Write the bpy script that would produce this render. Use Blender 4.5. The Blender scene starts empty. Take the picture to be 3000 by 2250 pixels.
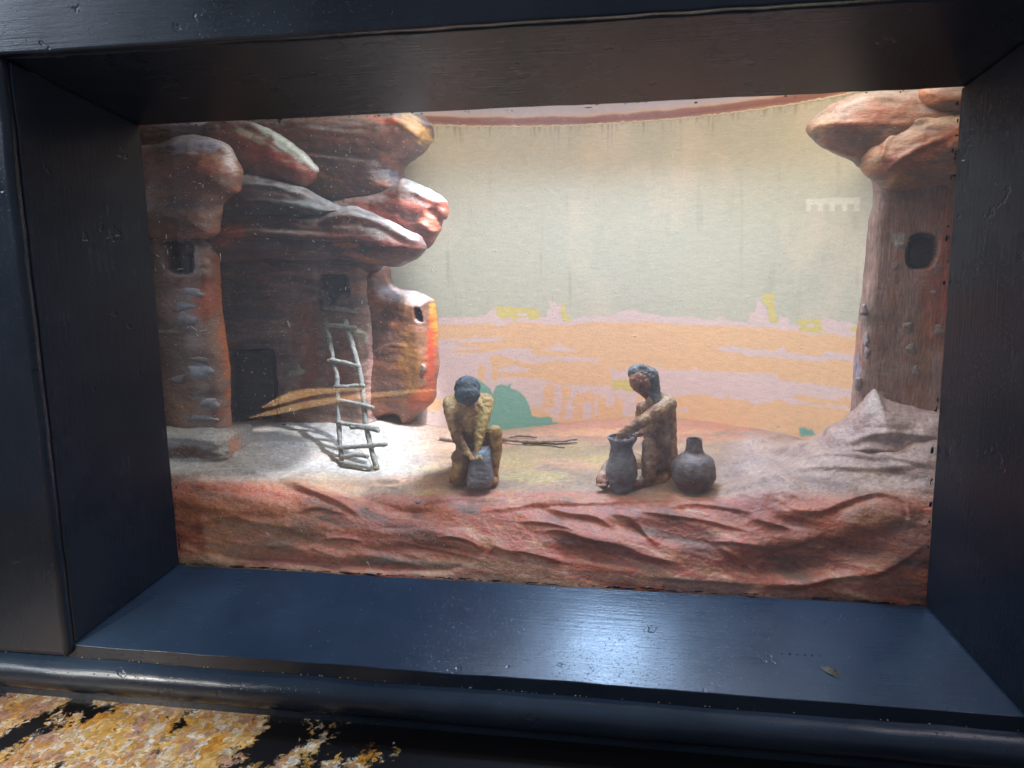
import bpy, bmesh, math, random
import numpy as np
from mathutils import Vector
from mathutils.geometry import delaunay_2d_cdt

random.seed(7)
RNG = np.random.RandomState(7)
scene = bpy.context.scene
COL = scene.collection

# ------------------------------------------------------------------ camera
CAM = np.array([0.0901, -0.52168, 0.22491])
YAW, PITCH, ROLL, FPX = 0.180244, 0.170681, -0.018321, 2466.2
_cy, _sy, _cp, _sp = math.cos(YAW), math.sin(YAW), math.cos(PITCH), math.sin(PITCH)
FW = np.array([-_sy * _cp, _cy * _cp, -_sp])
_r0 = np.array([_cy, _sy, 0.0])
_u0 = np.cross(_r0, FW)
RT = math.cos(ROLL) * _r0 + math.sin(ROLL) * _u0
UP = -math.sin(ROLL) * _r0 + math.cos(ROLL) * _u0
cam_d = bpy.data.cameras.new('camera')
cam = bpy.data.objects.new('camera', cam_d)
COL.objects.link(cam)
from mathutils import Matrix
M = Matrix(((RT[0], UP[0], -FW[0], CAM[0]), (RT[1], UP[1], -FW[1], CAM[1]), (RT[2], UP[2], -FW[2], CAM[2]), (0, 0, 0, 1)))
cam.matrix_world = M
cam_d.sensor_width = 36.0
cam_d.lens = 36.0 * FPX / 3000.0
cam_d.clip_start = 0.01
cam_d.clip_end = 50.0
cam_d.dof.use_dof = True
cam_d.dof.focus_distance = 0.60
cam_d.dof.aperture_fstop = 20.0
scene.camera = cam

# ------------------------------------------------------------------ world, exposure, lamps
world = bpy.data.worlds.new('World')
scene.world = world
world.use_nodes = True
bg = world.node_tree.nodes['Background']
bg.inputs[0].default_value = (0.55, 0.66, 0.85, 1)
bg.inputs[1].default_value = 0.27
scene.view_settings.view_transform = 'Standard'
scene.view_settings.look = 'None'
scene.view_settings.exposure = 0.0
scene.view_settings.gamma = 1.0

def aim(o, target):
    d = Vector(target) - o.location
    o.rotation_euler = d.to_track_quat('-Z', 'Y').to_euler()

def area(name, loc, target, sx, sy, power, color):
    l = bpy.data.lights.new(name, 'AREA')
    l.shape = 'RECTANGLE'; l.size = sx; l.size_y = sy
    l.energy = power; l.color = color
    o = bpy.data.objects.new(name, l); COL.objects.link(o)
    o.location = loc; aim(o, target)
    return o

def spot(name, loc, target, deg, blend, radius, power, color):
    l = bpy.data.lights.new(name, 'SPOT')
    l.spot_size = math.radians(deg); l.spot_blend = blend; l.shadow_soft_size = radius
    l.energy = power; l.color = color
    o = bpy.data.objects.new(name, l); COL.objects.link(o)
    o.location = loc; aim(o, target)
    return o

# lamps inside the top of the display case
lc = area('case_lamp_cool', (0.035, 0.125, 0.368), (0.02, 0.06, 0.0), 0.09, 0.055, 1.05, (0.46, 0.66, 1.0))
lc.data.spread = math.radians(138)
area('case_lamp_warm', (0.07, 0.040, 0.372), (0.08, 0.16, 0.0), 0.34, 0.04, 0.76, (1.0, 0.87, 0.74))
spot('case_spot_left', (0.0, 0.10, 0.358), (-0.172, 0.135, 0.06), 38, 0.35, 0.006, 9.0, (0.84, 0.88, 1.0))
spot('case_spot_ledges', (0.03, 0.07, 0.375), (-0.19, 0.11, 0.25), 50, 0.5, 0.004, 1.5, (0.76, 0.92, 1.0))
# lamps of the room, with an added fill for the frame from the left
spot('room_fill_left', (-1.3, -1.0, 0.75), (-0.25, -0.04, 0.20), 24, 0.6, 0.22, 34.0, (0.70, 0.82, 1.0))
area('room_lamp_above', (0.55, -0.35, 1.0), (0.1, -0.05, 0.0), 0.25, 0.12, 1.0, (1.0, 0.84, 0.86))
spot('counter_spot', (-0.52, -0.46, 0.22), (-0.30, -0.17, -0.066), 34, 1.0, 0.008, 9.0, (1.0, 0.93, 0.82))

# ------------------------------------------------------------------ helpers: projection
def ray(px, py):
    return FW + RT * ((px - 1500.0) / FPX) - UP * ((py - 1125.0) / FPX)

def UY(px, py, Y):
    d = ray(px, py)
    return CAM + d * (Y - CAM[1]) / d[1]

def UZ(px, py, z):
    d = ray(px, py)
    return CAM + d * (z - CAM[2]) / d[2]

def PX(V):
    d = V - CAM
    z = d @ FW
    return np.stack([1500 + FPX * (d @ RT) / z, 1125 - FPX * (d @ UP) / z], 1)

def srgb(r, g, b):
    c = np.array([r, g, b], float) / 255.0
    return np.where(c <= 0.04045, c / 12.92, ((c + 0.055) / 1.055) ** 2.4)

# ------------------------------------------------------------------ helpers: noise
_perm = RNG.permutation(4096)
_grad = RNG.normal(size=(4096, 3)); _grad /= np.linalg.norm(_grad, axis=1)[:, None]

def pnoise(P):
    P = np.asarray(P, float)
    i = np.floor(P).astype(np.int64); f = P - i
    u = f * f * f * (f * (f * 6 - 15) + 10)
    out = 0
    for dx in (0, 1):
        for dy in (0, 1):
            for dz in (0, 1):
                h = _perm[(i[:, 0] + dx) & 4095]
                h = _perm[(h + i[:, 1] + dy) & 4095]
                h = _perm[(h + i[:, 2] + dz) & 4095]
                g = _grad[h]
                d = (f - np.array([dx, dy, dz]))
                w = (u[:, 0] if dx else 1 - u[:, 0]) * (u[:, 1] if dy else 1 - u[:, 1]) * (u[:, 2] if dz else 1 - u[:, 2])
                out = out + w * np.einsum('ij,ij->i', g, d)
    return out * 1.5

def fbm(P, oct=4, gain=0.5):
    a, s, o = 1.0, 1.0, 0
    for k in range(oct):
        o = o + a * pnoise(P * s + 17.3 * k)
        a *= gain; s *= 2.03
    return o

def lerp(a, b, t):
    t = np.clip(t, 0, 1)[:, None]
    return a * (1 - t) + b * t

def ramp(t, stops):
    out = np.zeros((len(t), 3))
    xs = [s[0] for s in stops]
    for k in range(3):
        out[:, k] = np.interp(t, xs, [s[1][k] for s in stops])
    return out

# ------------------------------------------------------------------ helpers: curves
def catmull(pts, closed=False, n=8):
    P = np.asarray(pts, float); N = len(P); out = []
    rng = range(N) if closed else range(N - 1)
    for i in rng:
        if closed:
            p0, p1, p2, p3 = P[i - 1], P[i], P[(i + 1) % N], P[(i + 2) % N]
        else:
            p0, p1, p2, p3 = P[max(i - 1, 0)], P[i], P[i + 1], P[min(i + 2, N - 1)]
        for k in range(n):
            t = k / n
            out.append(0.5 * ((2 * p1) + (-p0 + p2) * t + (2 * p0 - 5 * p1 + 4 * p2 - p3) * t * t + (-p0 + 3 * p1 - 3 * p2 + p3) * t ** 3))
    if not closed: out.append(P[-1])
    return np.array(out)

def resample(P, s, closed=True):
    Q = np.vstack([P, P[:1]]) if closed else P
    L = np.concatenate([[0], np.cumsum(np.linalg.norm(np.diff(Q, axis=0), axis=1))])
    n = max(8, int(L[-1] / s))
    t = np.linspace(0, L[-1], n + (0 if closed else 1), endpoint=not closed)
    return np.stack([np.interp(t, L, Q[:, k]) for k in range(Q.shape[1])], 1)

def seg_dist(P, L, closed=False):
    """distance, signed side (+ below in picture space) and run 0..1 of points P to the polyline L"""
    A = L; B = np.roll(L, -1, 0)
    if not closed: A, B = A[:-1], B[:-1]
    best = np.full(len(P), 1e9); side = np.zeros(len(P)); run = np.zeros(len(P))
    cum = np.concatenate([[0], np.cumsum(np.linalg.norm(B - A, axis=1))]); tot = cum[-1]
    for k in range(len(A)):
        a, b = A[k], B[k]; ab = b - a; l2 = ab @ ab + 1e-18
        t = np.clip(((P - a) @ ab) / l2, 0, 1)
        q = P - (a + t[:, None] * ab)
        d = np.hypot(q[:, 0], q[:, 1])
        m = d < best
        best[m] = d[m]
        cr = ab[0] * (P[:, 1] - a[1]) - ab[1] * (P[:, 0] - a[0])
        side[m] = np.sign(cr[m]); run[m] = ((cum[k] + t * math.sqrt(l2)) / tot)[m]
    return best, side, run

def inpoly(P, poly):
    x, y = P[:, 0], P[:, 1]; c = np.zeros(len(P), bool)
    n = len(poly); j = n - 1
    for i in range(n):
        xi, yi = poly[i]; xj, yj = poly[j]
        if yi != yj:
            m = ((yi > y) != (yj > y)) & (x < (xj - xi) * (y - yi) / (yj - yi) + xi)
            c ^= m
        j = i
    return c

def ridge_disp(Q, ridges, scale=1.0, wide=1.0):
    """Q picture-space position of surface points; ridges: (polyline, w_above, w_below, height[, taper])"""
    out = np.zeros(len(Q))
    for r in ridges:
        L, wa, wb, H = r[:4]
        L = catmull(L, False, 5)
        lo = L.min(0) - 3 * max(wa, wb) * wide; hi = L.max(0) + 3 * max(wa, wb) * wide
        m = np.all((Q > lo) & (Q < hi), axis=1)
        if not m.any(): continue
        d, s, run = seg_dist(Q[m], L)
        if wide > 1 and H * 1 > 0: wa = wa * wide
        w = np.where(s < 0, wa, wb)
        tp = np.clip(np.minimum(run, 1 - run) * 5 + 0.12, 0, 1); H = H * scale
        pw = np.where((s < 0) & (wide > 1), 1.3, 2.0)
        out[m] += H * tp * np.exp(-(d / w) ** pw)
    return out

def blob_disp(Q, blobs):
    out = np.zeros(len(Q))
    for (x, y, rx, ry, ang, H) in blobs:
        a = math.radians(ang)
        dx, dy = Q[:, 0] - x, Q[:, 1] - y
        u = (dx * math.cos(a) + dy * math.sin(a)) / rx; v = (-dx * math.sin(a) + dy * math.cos(a)) / ry
        r = u * u + v * v
        out += H * np.exp(-r ** 2.2)
    return out

def paint_blobs(col, Q, V, blobs, seed=0.0):
    """soft patches of paint, feathered along brush direction. (x, y, rx, ry, ang, rgb, strength)"""
    for k, (x, y, rx, ry, ang, c, st) in enumerate(blobs):
        a = math.radians(ang)
        dx, dy = Q[:, 0] - x, Q[:, 1] - y
        u = (dx * math.cos(a) + dy * math.sin(a)); v = (-dx * math.sin(a) + dy * math.cos(a))
        r = np.sqrt((u / rx) ** 2 + (v / ry) ** 2)
        m = r < 2.2
        if not m.any(): continue
        nz = fbm(np.stack([u[m] / 38, v[m] / 9, np.full(m.sum(), seed + k * 3.7)], 1), 3)
        w = np.clip((1.25 - r[m] + nz * 0.55) / 0.5, 0, 1) * st
        col[m] = col[m] * (1 - w[:, None]) + srgb(*c) * w[:, None]
    return col

# ------------------------------------------------------------------ helpers: objects
def tag(o, label=None, cat=None, group=None, kind=None):
    if label: o['label'] = label
    if cat: o['category'] = cat
    if group: o['group'] = group
    if kind: o['kind'] = kind
    return o

def empty(name, loc, label, cat, group=None):
    o = bpy.data.objects.new(name, None); COL.objects.link(o)
    o.location = loc; o.empty_display_size = 0.01
    return tag(o, label, cat, group)

def mesh_obj(name, V, F, mat, parent=None, col=None, smooth=True):
    me = bpy.data.meshes.new(name)
    V = np.asarray(V, float)
    off = np.array(parent_world(parent))
    me.from_pydata((V - off).tolist(), [], [tuple(f) for f in F])
    me.update()
    if smooth: me.polygons.foreach_set('use_smooth', [True] * len(me.polygons))
    if col is not None: set_col(me, col)
    me.materials.append(mat)
    o = bpy.data.objects.new(name, me); COL.objects.link(o)
    if parent is not None: o.parent = parent
    return o

def parent_world(p):
    v = Vector((0, 0, 0))
    while p is not None:
        v = v + p.location; p = p.parent
    return v

def set_col(me, col):
    at = me.color_attributes.new('paint', 'FLOAT_COLOR', 'POINT')
    c = np.ones((len(me.vertices), 4), np.float32); c[:, :3] = col
    at.data.foreach_set('color', c.ravel())

def grid_faces(nu, nv, off=0, wrapu=False):
    F = []
    iu = np.arange(nu if wrapu else nu - 1); iv = np.arange(nv - 1)
    a, b = np.meshgrid(iu, iv); a = a.ravel(); b = b.ravel(); a2 = (a + 1) % nu
    return (np.stack([b * nu + a, b * nu + a2, (b + 1) * nu + a2, (b + 1) * nu + a], 1) + off).tolist()

def fast_grid(name, V, nu, nv, mat, col=None, parent=None, kind=None, flip=False):
    me = bpy.data.meshes.new(name)
    off = np.array(parent_world(parent))
    iu, iv = np.meshgrid(np.arange(nu - 1), np.arange(nv - 1)); iu = iu.ravel(); iv = iv.ravel()
    q = np.stack([iv * nu + iu, iv * nu + iu + 1, (iv + 1) * nu + iu + 1, (iv + 1) * nu + iu], 1)
    if flip: q = q[:, ::-1]
    me.vertices.add(len(V)); me.vertices.foreach_set('co', (V - off).astype(np.float32).ravel())
    me.loops.add(q.size); me.loops.foreach_set('vertex_index', q.astype(np.int32).ravel())
    me.polygons.add(len(q)); me.polygons.foreach_set('loop_start', (np.arange(len(q)) * 4).astype(np.int32))
    me.update(calc_edges=True)
    me.polygons.foreach_set('use_smooth', [True] * len(q))
    if col is not None: set_col(me, col)
    me.materials.append(mat)
    o = bpy.data.objects.new(name, me); COL.objects.link(o)
    if parent is not None: o.parent = parent
    if kind: o['kind'] = kind
    return o

def tube(path, radii, n=8, squash=None, seed=0, rough=0.0, cap=True):
    """tapered tube along path; returns V, F"""
    P = np.asarray(path, float); N = len(P); R = np.broadcast_to(radii, (N,)) if np.isscalar(radii) else np.asarray(radii)
    T = np.gradient(P, axis=0); T /= np.linalg.norm(T, axis=1)[:, None] + 1e-12
    ref = np.array([0.13, 0.9, 0.41]) if abs(T[0][1]) < 0.8 else np.array([1.0, 0.1, 0.2])
    V = []
    for i in range(N):
        a = np.cross(T[i], ref); a /= np.linalg.norm(a); b = np.cross(T[i], a)
        for k in range(n):
            t = 2 * math.pi * k / n
            V.append(P[i] + (a * math.cos(t) + b * math.sin(t)) * R[i])
    V = np.array(V)
    if rough: V += (fbm(V * 900 + seed, 2) * rough)[:, None] * (V - np.repeat(P, n, 0)) / (np.repeat(R, n)[:, None])
    F = grid_faces(n, N, 0, True)
    if cap:
        F.append(tuple(range(n))[::-1]); F.append(tuple((N - 1) * n + k for k in range(n)))
    return V, F

# ------------------------------------------------------------------ helpers: materials
def newmat(name):
    m = bpy.data.materials.new(name); m.use_nodes = True
    nt = m.node_tree
    return m, nt, nt.nodes['Principled BSDF']

def N(nt, t, **kw):
    n = nt.nodes.new(t)
    for k, v in kw.items(): setattr(n, k, v)
    return n

def link(nt, a, b): nt.links.new(a, b)

def noise_node(nt, scale, detail=4, rough=0.55, stretch=(1, 1, 1), dist=0.0):
    tc = N(nt, 'ShaderNodeTexCoord'); mp = N(nt, 'ShaderNodeMapping')
    mp.inputs['Scale'].default_value = stretch
    n = N(nt, 'ShaderNodeTexNoise'); n.inputs['Scale'].default_value = scale
    n.inputs['Detail'].default_value = detail; n.inputs['Roughness'].default_value = rough
    n.inputs['Distortion'].default_value = dist
    link(nt, tc.outputs['Object'], mp.inputs['Vector']); link(nt, mp.outputs[0], n.inputs['Vector'])
    return n

def mapr(nt, src, a, b, c, d):
    m = N(nt, 'ShaderNodeMapRange'); m.inputs[1].default_value = a; m.inputs[2].default_value = b
    m.inputs[3].default_value = c; m.inputs[4].default_value = d
    link(nt, src, m.inputs[0]); return m

def rock_material(name, rough=0.5, spec=0.45, bump=0.35, dust=0.3, grain=1500, dustcol=(0.50, 0.47, 0.44), streak=(1, 1, 3.5), con=0.58):
    m, nt, bs = newmat(name)
    at = N(nt, 'ShaderNodeAttribute'); at.attribute_name = 'paint'
    n1 = noise_node(nt, 300, 8, 0.75, streak, 0.4)
    r1 = mapr(nt, n1.outputs['Fac'], 0.3, 0.72, 1 - con, 1 + con)
    mul = N(nt, 'ShaderNodeVectorMath', operation='MULTIPLY')
    link(nt, at.outputs['Color'], mul.inputs[0]); link(nt, r1.outputs[0], mul.inputs[1])
    # dust settled where the surface faces up, in patches
    g = N(nt, 'ShaderNodeNewGeometry'); sx = N(nt, 'ShaderNodeSeparateXYZ'); link(nt, g.outputs['Normal'], sx.inputs[0])
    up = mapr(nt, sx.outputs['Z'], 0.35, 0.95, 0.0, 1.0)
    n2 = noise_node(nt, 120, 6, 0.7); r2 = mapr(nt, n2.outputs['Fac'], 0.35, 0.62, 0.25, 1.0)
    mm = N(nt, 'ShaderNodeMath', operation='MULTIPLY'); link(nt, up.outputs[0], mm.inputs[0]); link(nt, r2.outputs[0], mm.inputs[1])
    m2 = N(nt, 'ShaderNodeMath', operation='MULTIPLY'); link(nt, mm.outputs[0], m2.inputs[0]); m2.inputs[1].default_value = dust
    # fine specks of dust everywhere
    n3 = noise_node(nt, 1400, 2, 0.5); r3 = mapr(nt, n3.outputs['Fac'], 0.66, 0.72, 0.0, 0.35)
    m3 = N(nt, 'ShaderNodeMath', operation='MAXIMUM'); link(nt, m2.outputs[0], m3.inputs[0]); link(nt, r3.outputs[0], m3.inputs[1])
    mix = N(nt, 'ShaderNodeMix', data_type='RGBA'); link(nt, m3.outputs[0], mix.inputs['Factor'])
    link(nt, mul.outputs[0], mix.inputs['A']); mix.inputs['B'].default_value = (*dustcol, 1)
    link(nt, mix.outputs['Result'], bs.inputs['Base Color'])
    rr = mapr(nt, n1.outputs['Fac'], 0.3, 0.7, rough - 0.14, rough + 0.18)
    link(nt, rr.outputs[0], bs.inputs['Roughness'])
    bs.inputs['Specular IOR Level'].default_value = spec
    nb = noise_node(nt, grain, 6, 0.6); nb2 = noise_node(nt, 320, 5, 0.6, streak)
    ad = N(nt, 'ShaderNodeMath', operation='MULTIPLY_ADD'); link(nt, nb2.outputs['Fac'], ad.inputs[0]); ad.inputs[1].default_value = 2.2; link(nt, nb.outputs['Fac'], ad.inputs[2])
    b = N(nt, 'ShaderNodeBump'); b.inputs['Strength'].default_value = min(1.0, bump * 1.5); b.inputs['Distance'].default_value = 0.0008
    link(nt, ad.outputs[0], b.inputs['Height']); link(nt, b.outputs[0], bs.inputs['Normal'])
    return m

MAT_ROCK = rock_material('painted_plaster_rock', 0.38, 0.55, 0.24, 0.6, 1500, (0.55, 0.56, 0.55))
MAT_GROUND = rock_material('painted_plaster_ground', 0.40, 0.5, 0.36, 0.34, 1100, (0.42, 0.35, 0.31), (1, 1, 1.5))
MAT_TOWER = rock_material('painted_board_tower', 0.5, 0.4, 0.3, 0.15, 1500, (0.45, 0.38, 0.34), (2.5, 1, 0.35))
MAT_CLAY = rock_material('painted_clay', 0.62, 0.35, 0.5, 0.22, 1500, (0.42, 0.40, 0.38), (1, 1, 1), 0.28)
MAT_POT = rock_material('grey_clay', 0.8, 0.25, 0.45, 0.2, 1800, (0.34, 0.36, 0.38), (1, 1, 2), 0.3)
MAT_WOOD = rock_material('dry_twig', 0.7, 0.25, 0.5, 0.35, 2400, (0.55, 0.54, 0.5), (1, 1, 1))

def flat_material(name, col, rough=0.6, var=0.25, scale=400, bump=0.2):
    m, nt, bs = newmat(name)
    n1 = noise_node(nt, scale, 5, 0.6); r = mapr(nt, n1.outputs['Fac'], 0.3, 0.7, 1 - var, 1 + var)
    mul = N(nt, 'ShaderNodeVectorMath', operation='MULTIPLY'); mul.inputs[0].default_value = col
    link(nt, r.outputs[0], mul.inputs[1]); link(nt, mul.outputs[0], bs.inputs['Base Color'])
    bs.inputs['Roughness'].default_value = rough
    b = N(nt, 'ShaderNodeBump'); b.inputs['Strength'].default_value = bump; b.inputs['Distance'].default_value = 0.0004
    link(nt, n1.outputs['Fac'], b.inputs['Height']); link(nt, b.outputs[0], bs.inputs['Normal'])
    return m

def frame_material(name, stretch, base=(0.014, 0.020, 0.032), r0=0.19, r1=0.33, dust=0.5):
    m, nt, bs = newmat(name)
    n1 = noise_node(nt, 90, 8, 0.7, stretch)          # brush strokes along the board
    n2 = noise_node(nt, 9, 4, 0.6)                    # slow patches of wear
    n3 = noise_node(nt, 700, 3, 0.5)                  # specks
    mr = mapr(nt, n2.outputs['Fac'], 0.35, 0.68, r0, r1)
    a1 = mapr(nt, n1.outputs['Fac'], 0.3, 0.7, -0.025, 0.03)
    ad = N(nt, 'ShaderNodeMath', operation='ADD'); link(nt, mr.outputs[0], ad.inputs[0]); link(nt, a1.outputs[0], ad.inputs[1])
    link(nt, ad.outputs[0], bs.inputs['Roughness'])
    mx = N(nt, 'ShaderNodeMix', data_type='RGBA'); f = mapr(nt, n2.outputs['Fac'], 0.4, 0.65, 0, 1)
    link(nt, f.outputs[0], mx.inputs['Factor'])
    mx.inputs['A'].default_value = (*base, 1); mx.inputs['B'].default_value = (base[0] * 1.7, base[1] * 1.6, base[2] * 1.45, 1)
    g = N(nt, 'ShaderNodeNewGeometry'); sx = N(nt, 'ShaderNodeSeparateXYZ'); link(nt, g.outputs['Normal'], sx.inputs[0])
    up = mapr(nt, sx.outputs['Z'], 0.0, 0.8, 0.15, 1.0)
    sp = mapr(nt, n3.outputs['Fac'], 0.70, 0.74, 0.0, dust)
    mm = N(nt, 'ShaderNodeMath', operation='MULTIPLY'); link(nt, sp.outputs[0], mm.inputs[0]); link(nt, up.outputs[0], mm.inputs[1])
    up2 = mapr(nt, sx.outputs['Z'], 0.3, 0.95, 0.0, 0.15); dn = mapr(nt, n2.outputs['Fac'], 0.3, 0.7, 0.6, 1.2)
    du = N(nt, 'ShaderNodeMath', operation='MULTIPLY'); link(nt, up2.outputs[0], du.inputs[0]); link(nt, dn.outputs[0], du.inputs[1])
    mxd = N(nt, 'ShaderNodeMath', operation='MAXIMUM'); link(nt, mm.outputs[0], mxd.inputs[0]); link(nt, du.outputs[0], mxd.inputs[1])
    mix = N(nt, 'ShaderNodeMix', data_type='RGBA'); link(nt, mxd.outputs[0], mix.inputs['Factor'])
    link(nt, mx.outputs['Result'], mix.inputs['A']); mix.inputs['B'].default_value = (0.15, 0.30, 0.52, 1)  # dust film tinted blue, painting lamp light onto upward faces
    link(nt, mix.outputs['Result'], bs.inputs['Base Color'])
    h = N(nt, 'ShaderNodeMath', operation='MULTIPLY_ADD'); link(nt, n1.outputs['Fac'], h.inputs[0]); h.inputs[1].default_value = 0.7
    n4 = noise_node(nt, 55, 3, 0.6); s3 = mapr(nt, n4.outputs['Fac'], 0.67, 0.70, 0.0, -1.2); s2 = mapr(nt, n3.outputs['Fac'], 0.62, 0.75, 0.0, 0.5); s4 = N(nt, 'ShaderNodeMath', operation='ADD'); link(nt, s2.outputs[0], s4.inputs[0]); link(nt, s3.outputs[0], s4.inputs[1]); link(nt, s4.outputs[0], h.inputs[2])
    b = N(nt, 'ShaderNodeBump'); b.inputs['Strength'].default_value = 0.32; b.inputs['Distance'].default_value = 0.0005
    link(nt, h.outputs[0], b.inputs['Height']); link(nt, b.outputs[0], bs.inputs['Normal'])
    bs.inputs['Specular IOR Level'].default_value = 0.5
    return m

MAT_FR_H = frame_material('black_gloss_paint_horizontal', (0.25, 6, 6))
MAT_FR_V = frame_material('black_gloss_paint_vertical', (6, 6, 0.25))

# ------------------------------------------------------------------ display case frame
W2, HT = 0.25, 0.3027
S, D, SB = 0.028, 0.0764, 0.026
FRAME = empty('display_case_frame', (0, -0.04, -0.05), 'wide black glossy wooden frame around the lit scene, its sill catching blue light', 'frame')

def bevel_prism(name, corners, mat, seg=48, bev=0.0012, wob=0.00025):
    """closed board from 8 corners (4 front ring at end a, 4 at end b), bevelled, slightly uneven"""
    bm = bmesh.new()
    vs = [bm.verts.new(c) for c in corners]
    for f in ((0, 1, 2, 3), (7, 6, 5, 4), (0, 4, 5, 1), (1, 5, 6, 2), (2, 6, 7, 3), (3, 7, 4, 0)):
        bm.faces.new([vs[i] for i in f])
    bmesh.ops.recalc_face_normals(bm, faces=bm.faces)
    bmesh.ops.bevel(bm, geom=list(bm.edges), offset=bev, segments=3, profile=0.6, affect='EDGES', clamp_overlap=True)
    # cut across the long axis
    P = np.array(corners); ax = int(np.argmax(P.max(0) - P.min(0)))
    lo, hi = P[:, ax].min(), P[:, ax].max()
    nrm = [0, 0, 0]; nrm[ax] = 1
    for k in range(1, seg):
        co = [0, 0, 0]; co[ax] = lo + (hi - lo) * k / seg
        bmesh.ops.bisect_plane(bm, geom=list(bm.verts) + list(bm.edges) + list(bm.faces), plane_co=co, plane_no=nrm)
    V = np.array([v.co[:] for v in bm.verts])
    dsp = np.stack([fbm(V * 45 + 3, 3), fbm(V * 45 + 41, 3), fbm(V * 45 + 77, 3)], 1) * wob * 2
    for v, d in zip(bm.verts, dsp): v.co += Vector(d)
    off = parent_world(FRAME)
    for v in bm.verts: v.co -= off
    me = bpy.data.meshes.new(name); bm.to_mesh(me); bm.free()
    me.polygons.foreach_set('use_smooth', [True] * len(me.polygons))
    me.materials.append(mat)
    o = bpy.data.objects.new(name, me); COL.objects.link(o); o.parent = FRAME
    md = o.modifiers.new('wn', 'WEIGHTED_NORMAL'); md.keep_sharp = True
    return o

G = 0.0006
# inner bevelled boards (reveals) run from the glass out to the front
def reveal(name, i0, i1, o0, o1, outw, mat):
    """inner edge i0-i1 at the glass, outer edge o0-o1 at the front, thickness vector outw"""
    w = np.array(outw)
    c = [i0, o0, np.array(o0) + w, np.array(i0) + w, i1, o1, np.array(o1) + w, np.array(i1) + w]
    return bevel_prism(name, [tuple(np.array(x, float)) for x in c], mat, bev=0.0006)
T = 0.012
reveal('top_reveal_board', (-W2 - .002, 0, HT), (W2 + .002, 0, HT), (-W2 - S - .004, -D, HT + S), (W2 + S + .004, -D, HT + S), (0, 0, T), MAT_FR_H)
reveal('left_reveal_board', (-W2, 0, -.0005), (-W2, 0, HT - G), (-W2 - S, -D, -SB + G * 2), (-W2 - S, -D, HT + S - G * 3), (-T, 0, 0), MAT_FR_V)
reveal('right_reveal_board', (W2, 0, -.0005), (W2, 0, HT - G), (W2 + S, -D, -SB + G * 2), (W2 + S, -D, HT + S - G * 3), (T, 0, 0), MAT_FR_V)
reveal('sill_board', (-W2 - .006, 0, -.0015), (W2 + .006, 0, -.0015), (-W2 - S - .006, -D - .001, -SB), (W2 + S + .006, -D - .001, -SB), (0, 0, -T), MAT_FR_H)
# face boards
def box8(x0, x1, y0, y1, z0, z1):
    if (x1 - x0) > (z1 - z0):
        return [(x0, y0, z0), (x0, y1, z0), (x0, y1, z1), (x0, y0, z1), (x1, y0, z0), (x1, y1, z0), (x1, y1, z1), (x1, y0, z1)]
    return [(x0, y0, z0), (x1, y0, z0), (x1, y1, z0), (x0, y1, z0), (x0, y0, z1), (x1, y0, z1), (x1, y1, z1), (x0, y1, z1)]
bevel_prism('top_rail', box8(-0.40, 0.40, -D - .007, -D + .02, HT + S + .0008, HT + S + .10), MAT_FR_H, bev=0.002)
bevel_prism('left_stile', box8(-W2 - S - .075, -W2 - S - .0012, -D - .0065, -D + .02, -SB - .0062, HT + S + .0003), MAT_FR_V, bev=0.0045)
bevel_prism('right_stile', box8(W2 + S + .0012, W2 + S + .075, -D - .0065, -D + .02, -SB - .0062, HT + S + .0003), MAT_FR_V, bev=0.0045)
# narrow strip below the sill, then the half-round bead
bevel_prism('lower_strip', box8(-0.40, 0.40, -D + .003, -D + .02, -SB - .058, -SB - .013), MAT_FR_H, bev=0.0008)
prof = []
zc, rb = -SB - .0082 - .0125, 0.0125
for k in range(25):
    t = math.pi * (-0.5 + k / 24.0)
    prof.append((-D + .004 - rb * 1.15 * math.cos(t) , zc + rb * math.sin(t)))
prof += [(-D + .014, zc + rb), (-D + .014, zc - rb)]
nx = 160; V = []; xs = np.linspace(-0.40, 0.40, nx)
for x in xs:
    for (y, z) in prof: V.append((x, y, z))
V = np.array(V); V[:, 1:] += np.stack([fbm(V * [18, 30, 30], 3), fbm(V * [18, 30, 30] + 9, 3)], 1) * .0006
for (dx, dz, dr, dd) in ((-0.086, -0.0035, .0022, .0016), (0.012, -0.005, .0015, .0009), (-.26, -.003, .0012, .0009)):
    r = np.hypot(V[:, 0] - dx, (V[:, 2] - zc - dz) * 1.6); V[:, 1] += dd * np.exp(-(r / dr) ** 2)
F = grid_faces(len(prof), nx, 0, True)
bead = mesh_obj('bead_moulding', V, F, MAT_FR_H, FRAME)
# a chip of missing paint in the sill, a flake of bare wood
mc = flat_material('bare_wood_chip', (0.13, 0.115, 0.08), 0.4, 0.6, 900, 0.6)
cx = UY(2432, 1985, -D * .74)
sz = lambda y: -0.0015 + (y / -D) * (-SB + .0015)
ch = []
for k, (u, v) in enumerate([(-.0095, .004), (-.002, .0055), (.0035, .004), (.0075, -.002), (.0065, -.008), (.000, -.005), (-.006, -.0005)]):
    u *= .55; v *= .6; y = cx[1] + v; ch.append((cx[0] + u, y, sz(y) + 0.0006 + .0005 * (k % 2)))
ch.append((cx[0] + .001, cx[1] - .001, sz(cx[1]) + .0022))
mesh_obj('paint_chip', ch, [(i, (i + 1) % 7, 7) for i in range(7)], mc, FRAME, smooth=False)

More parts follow.
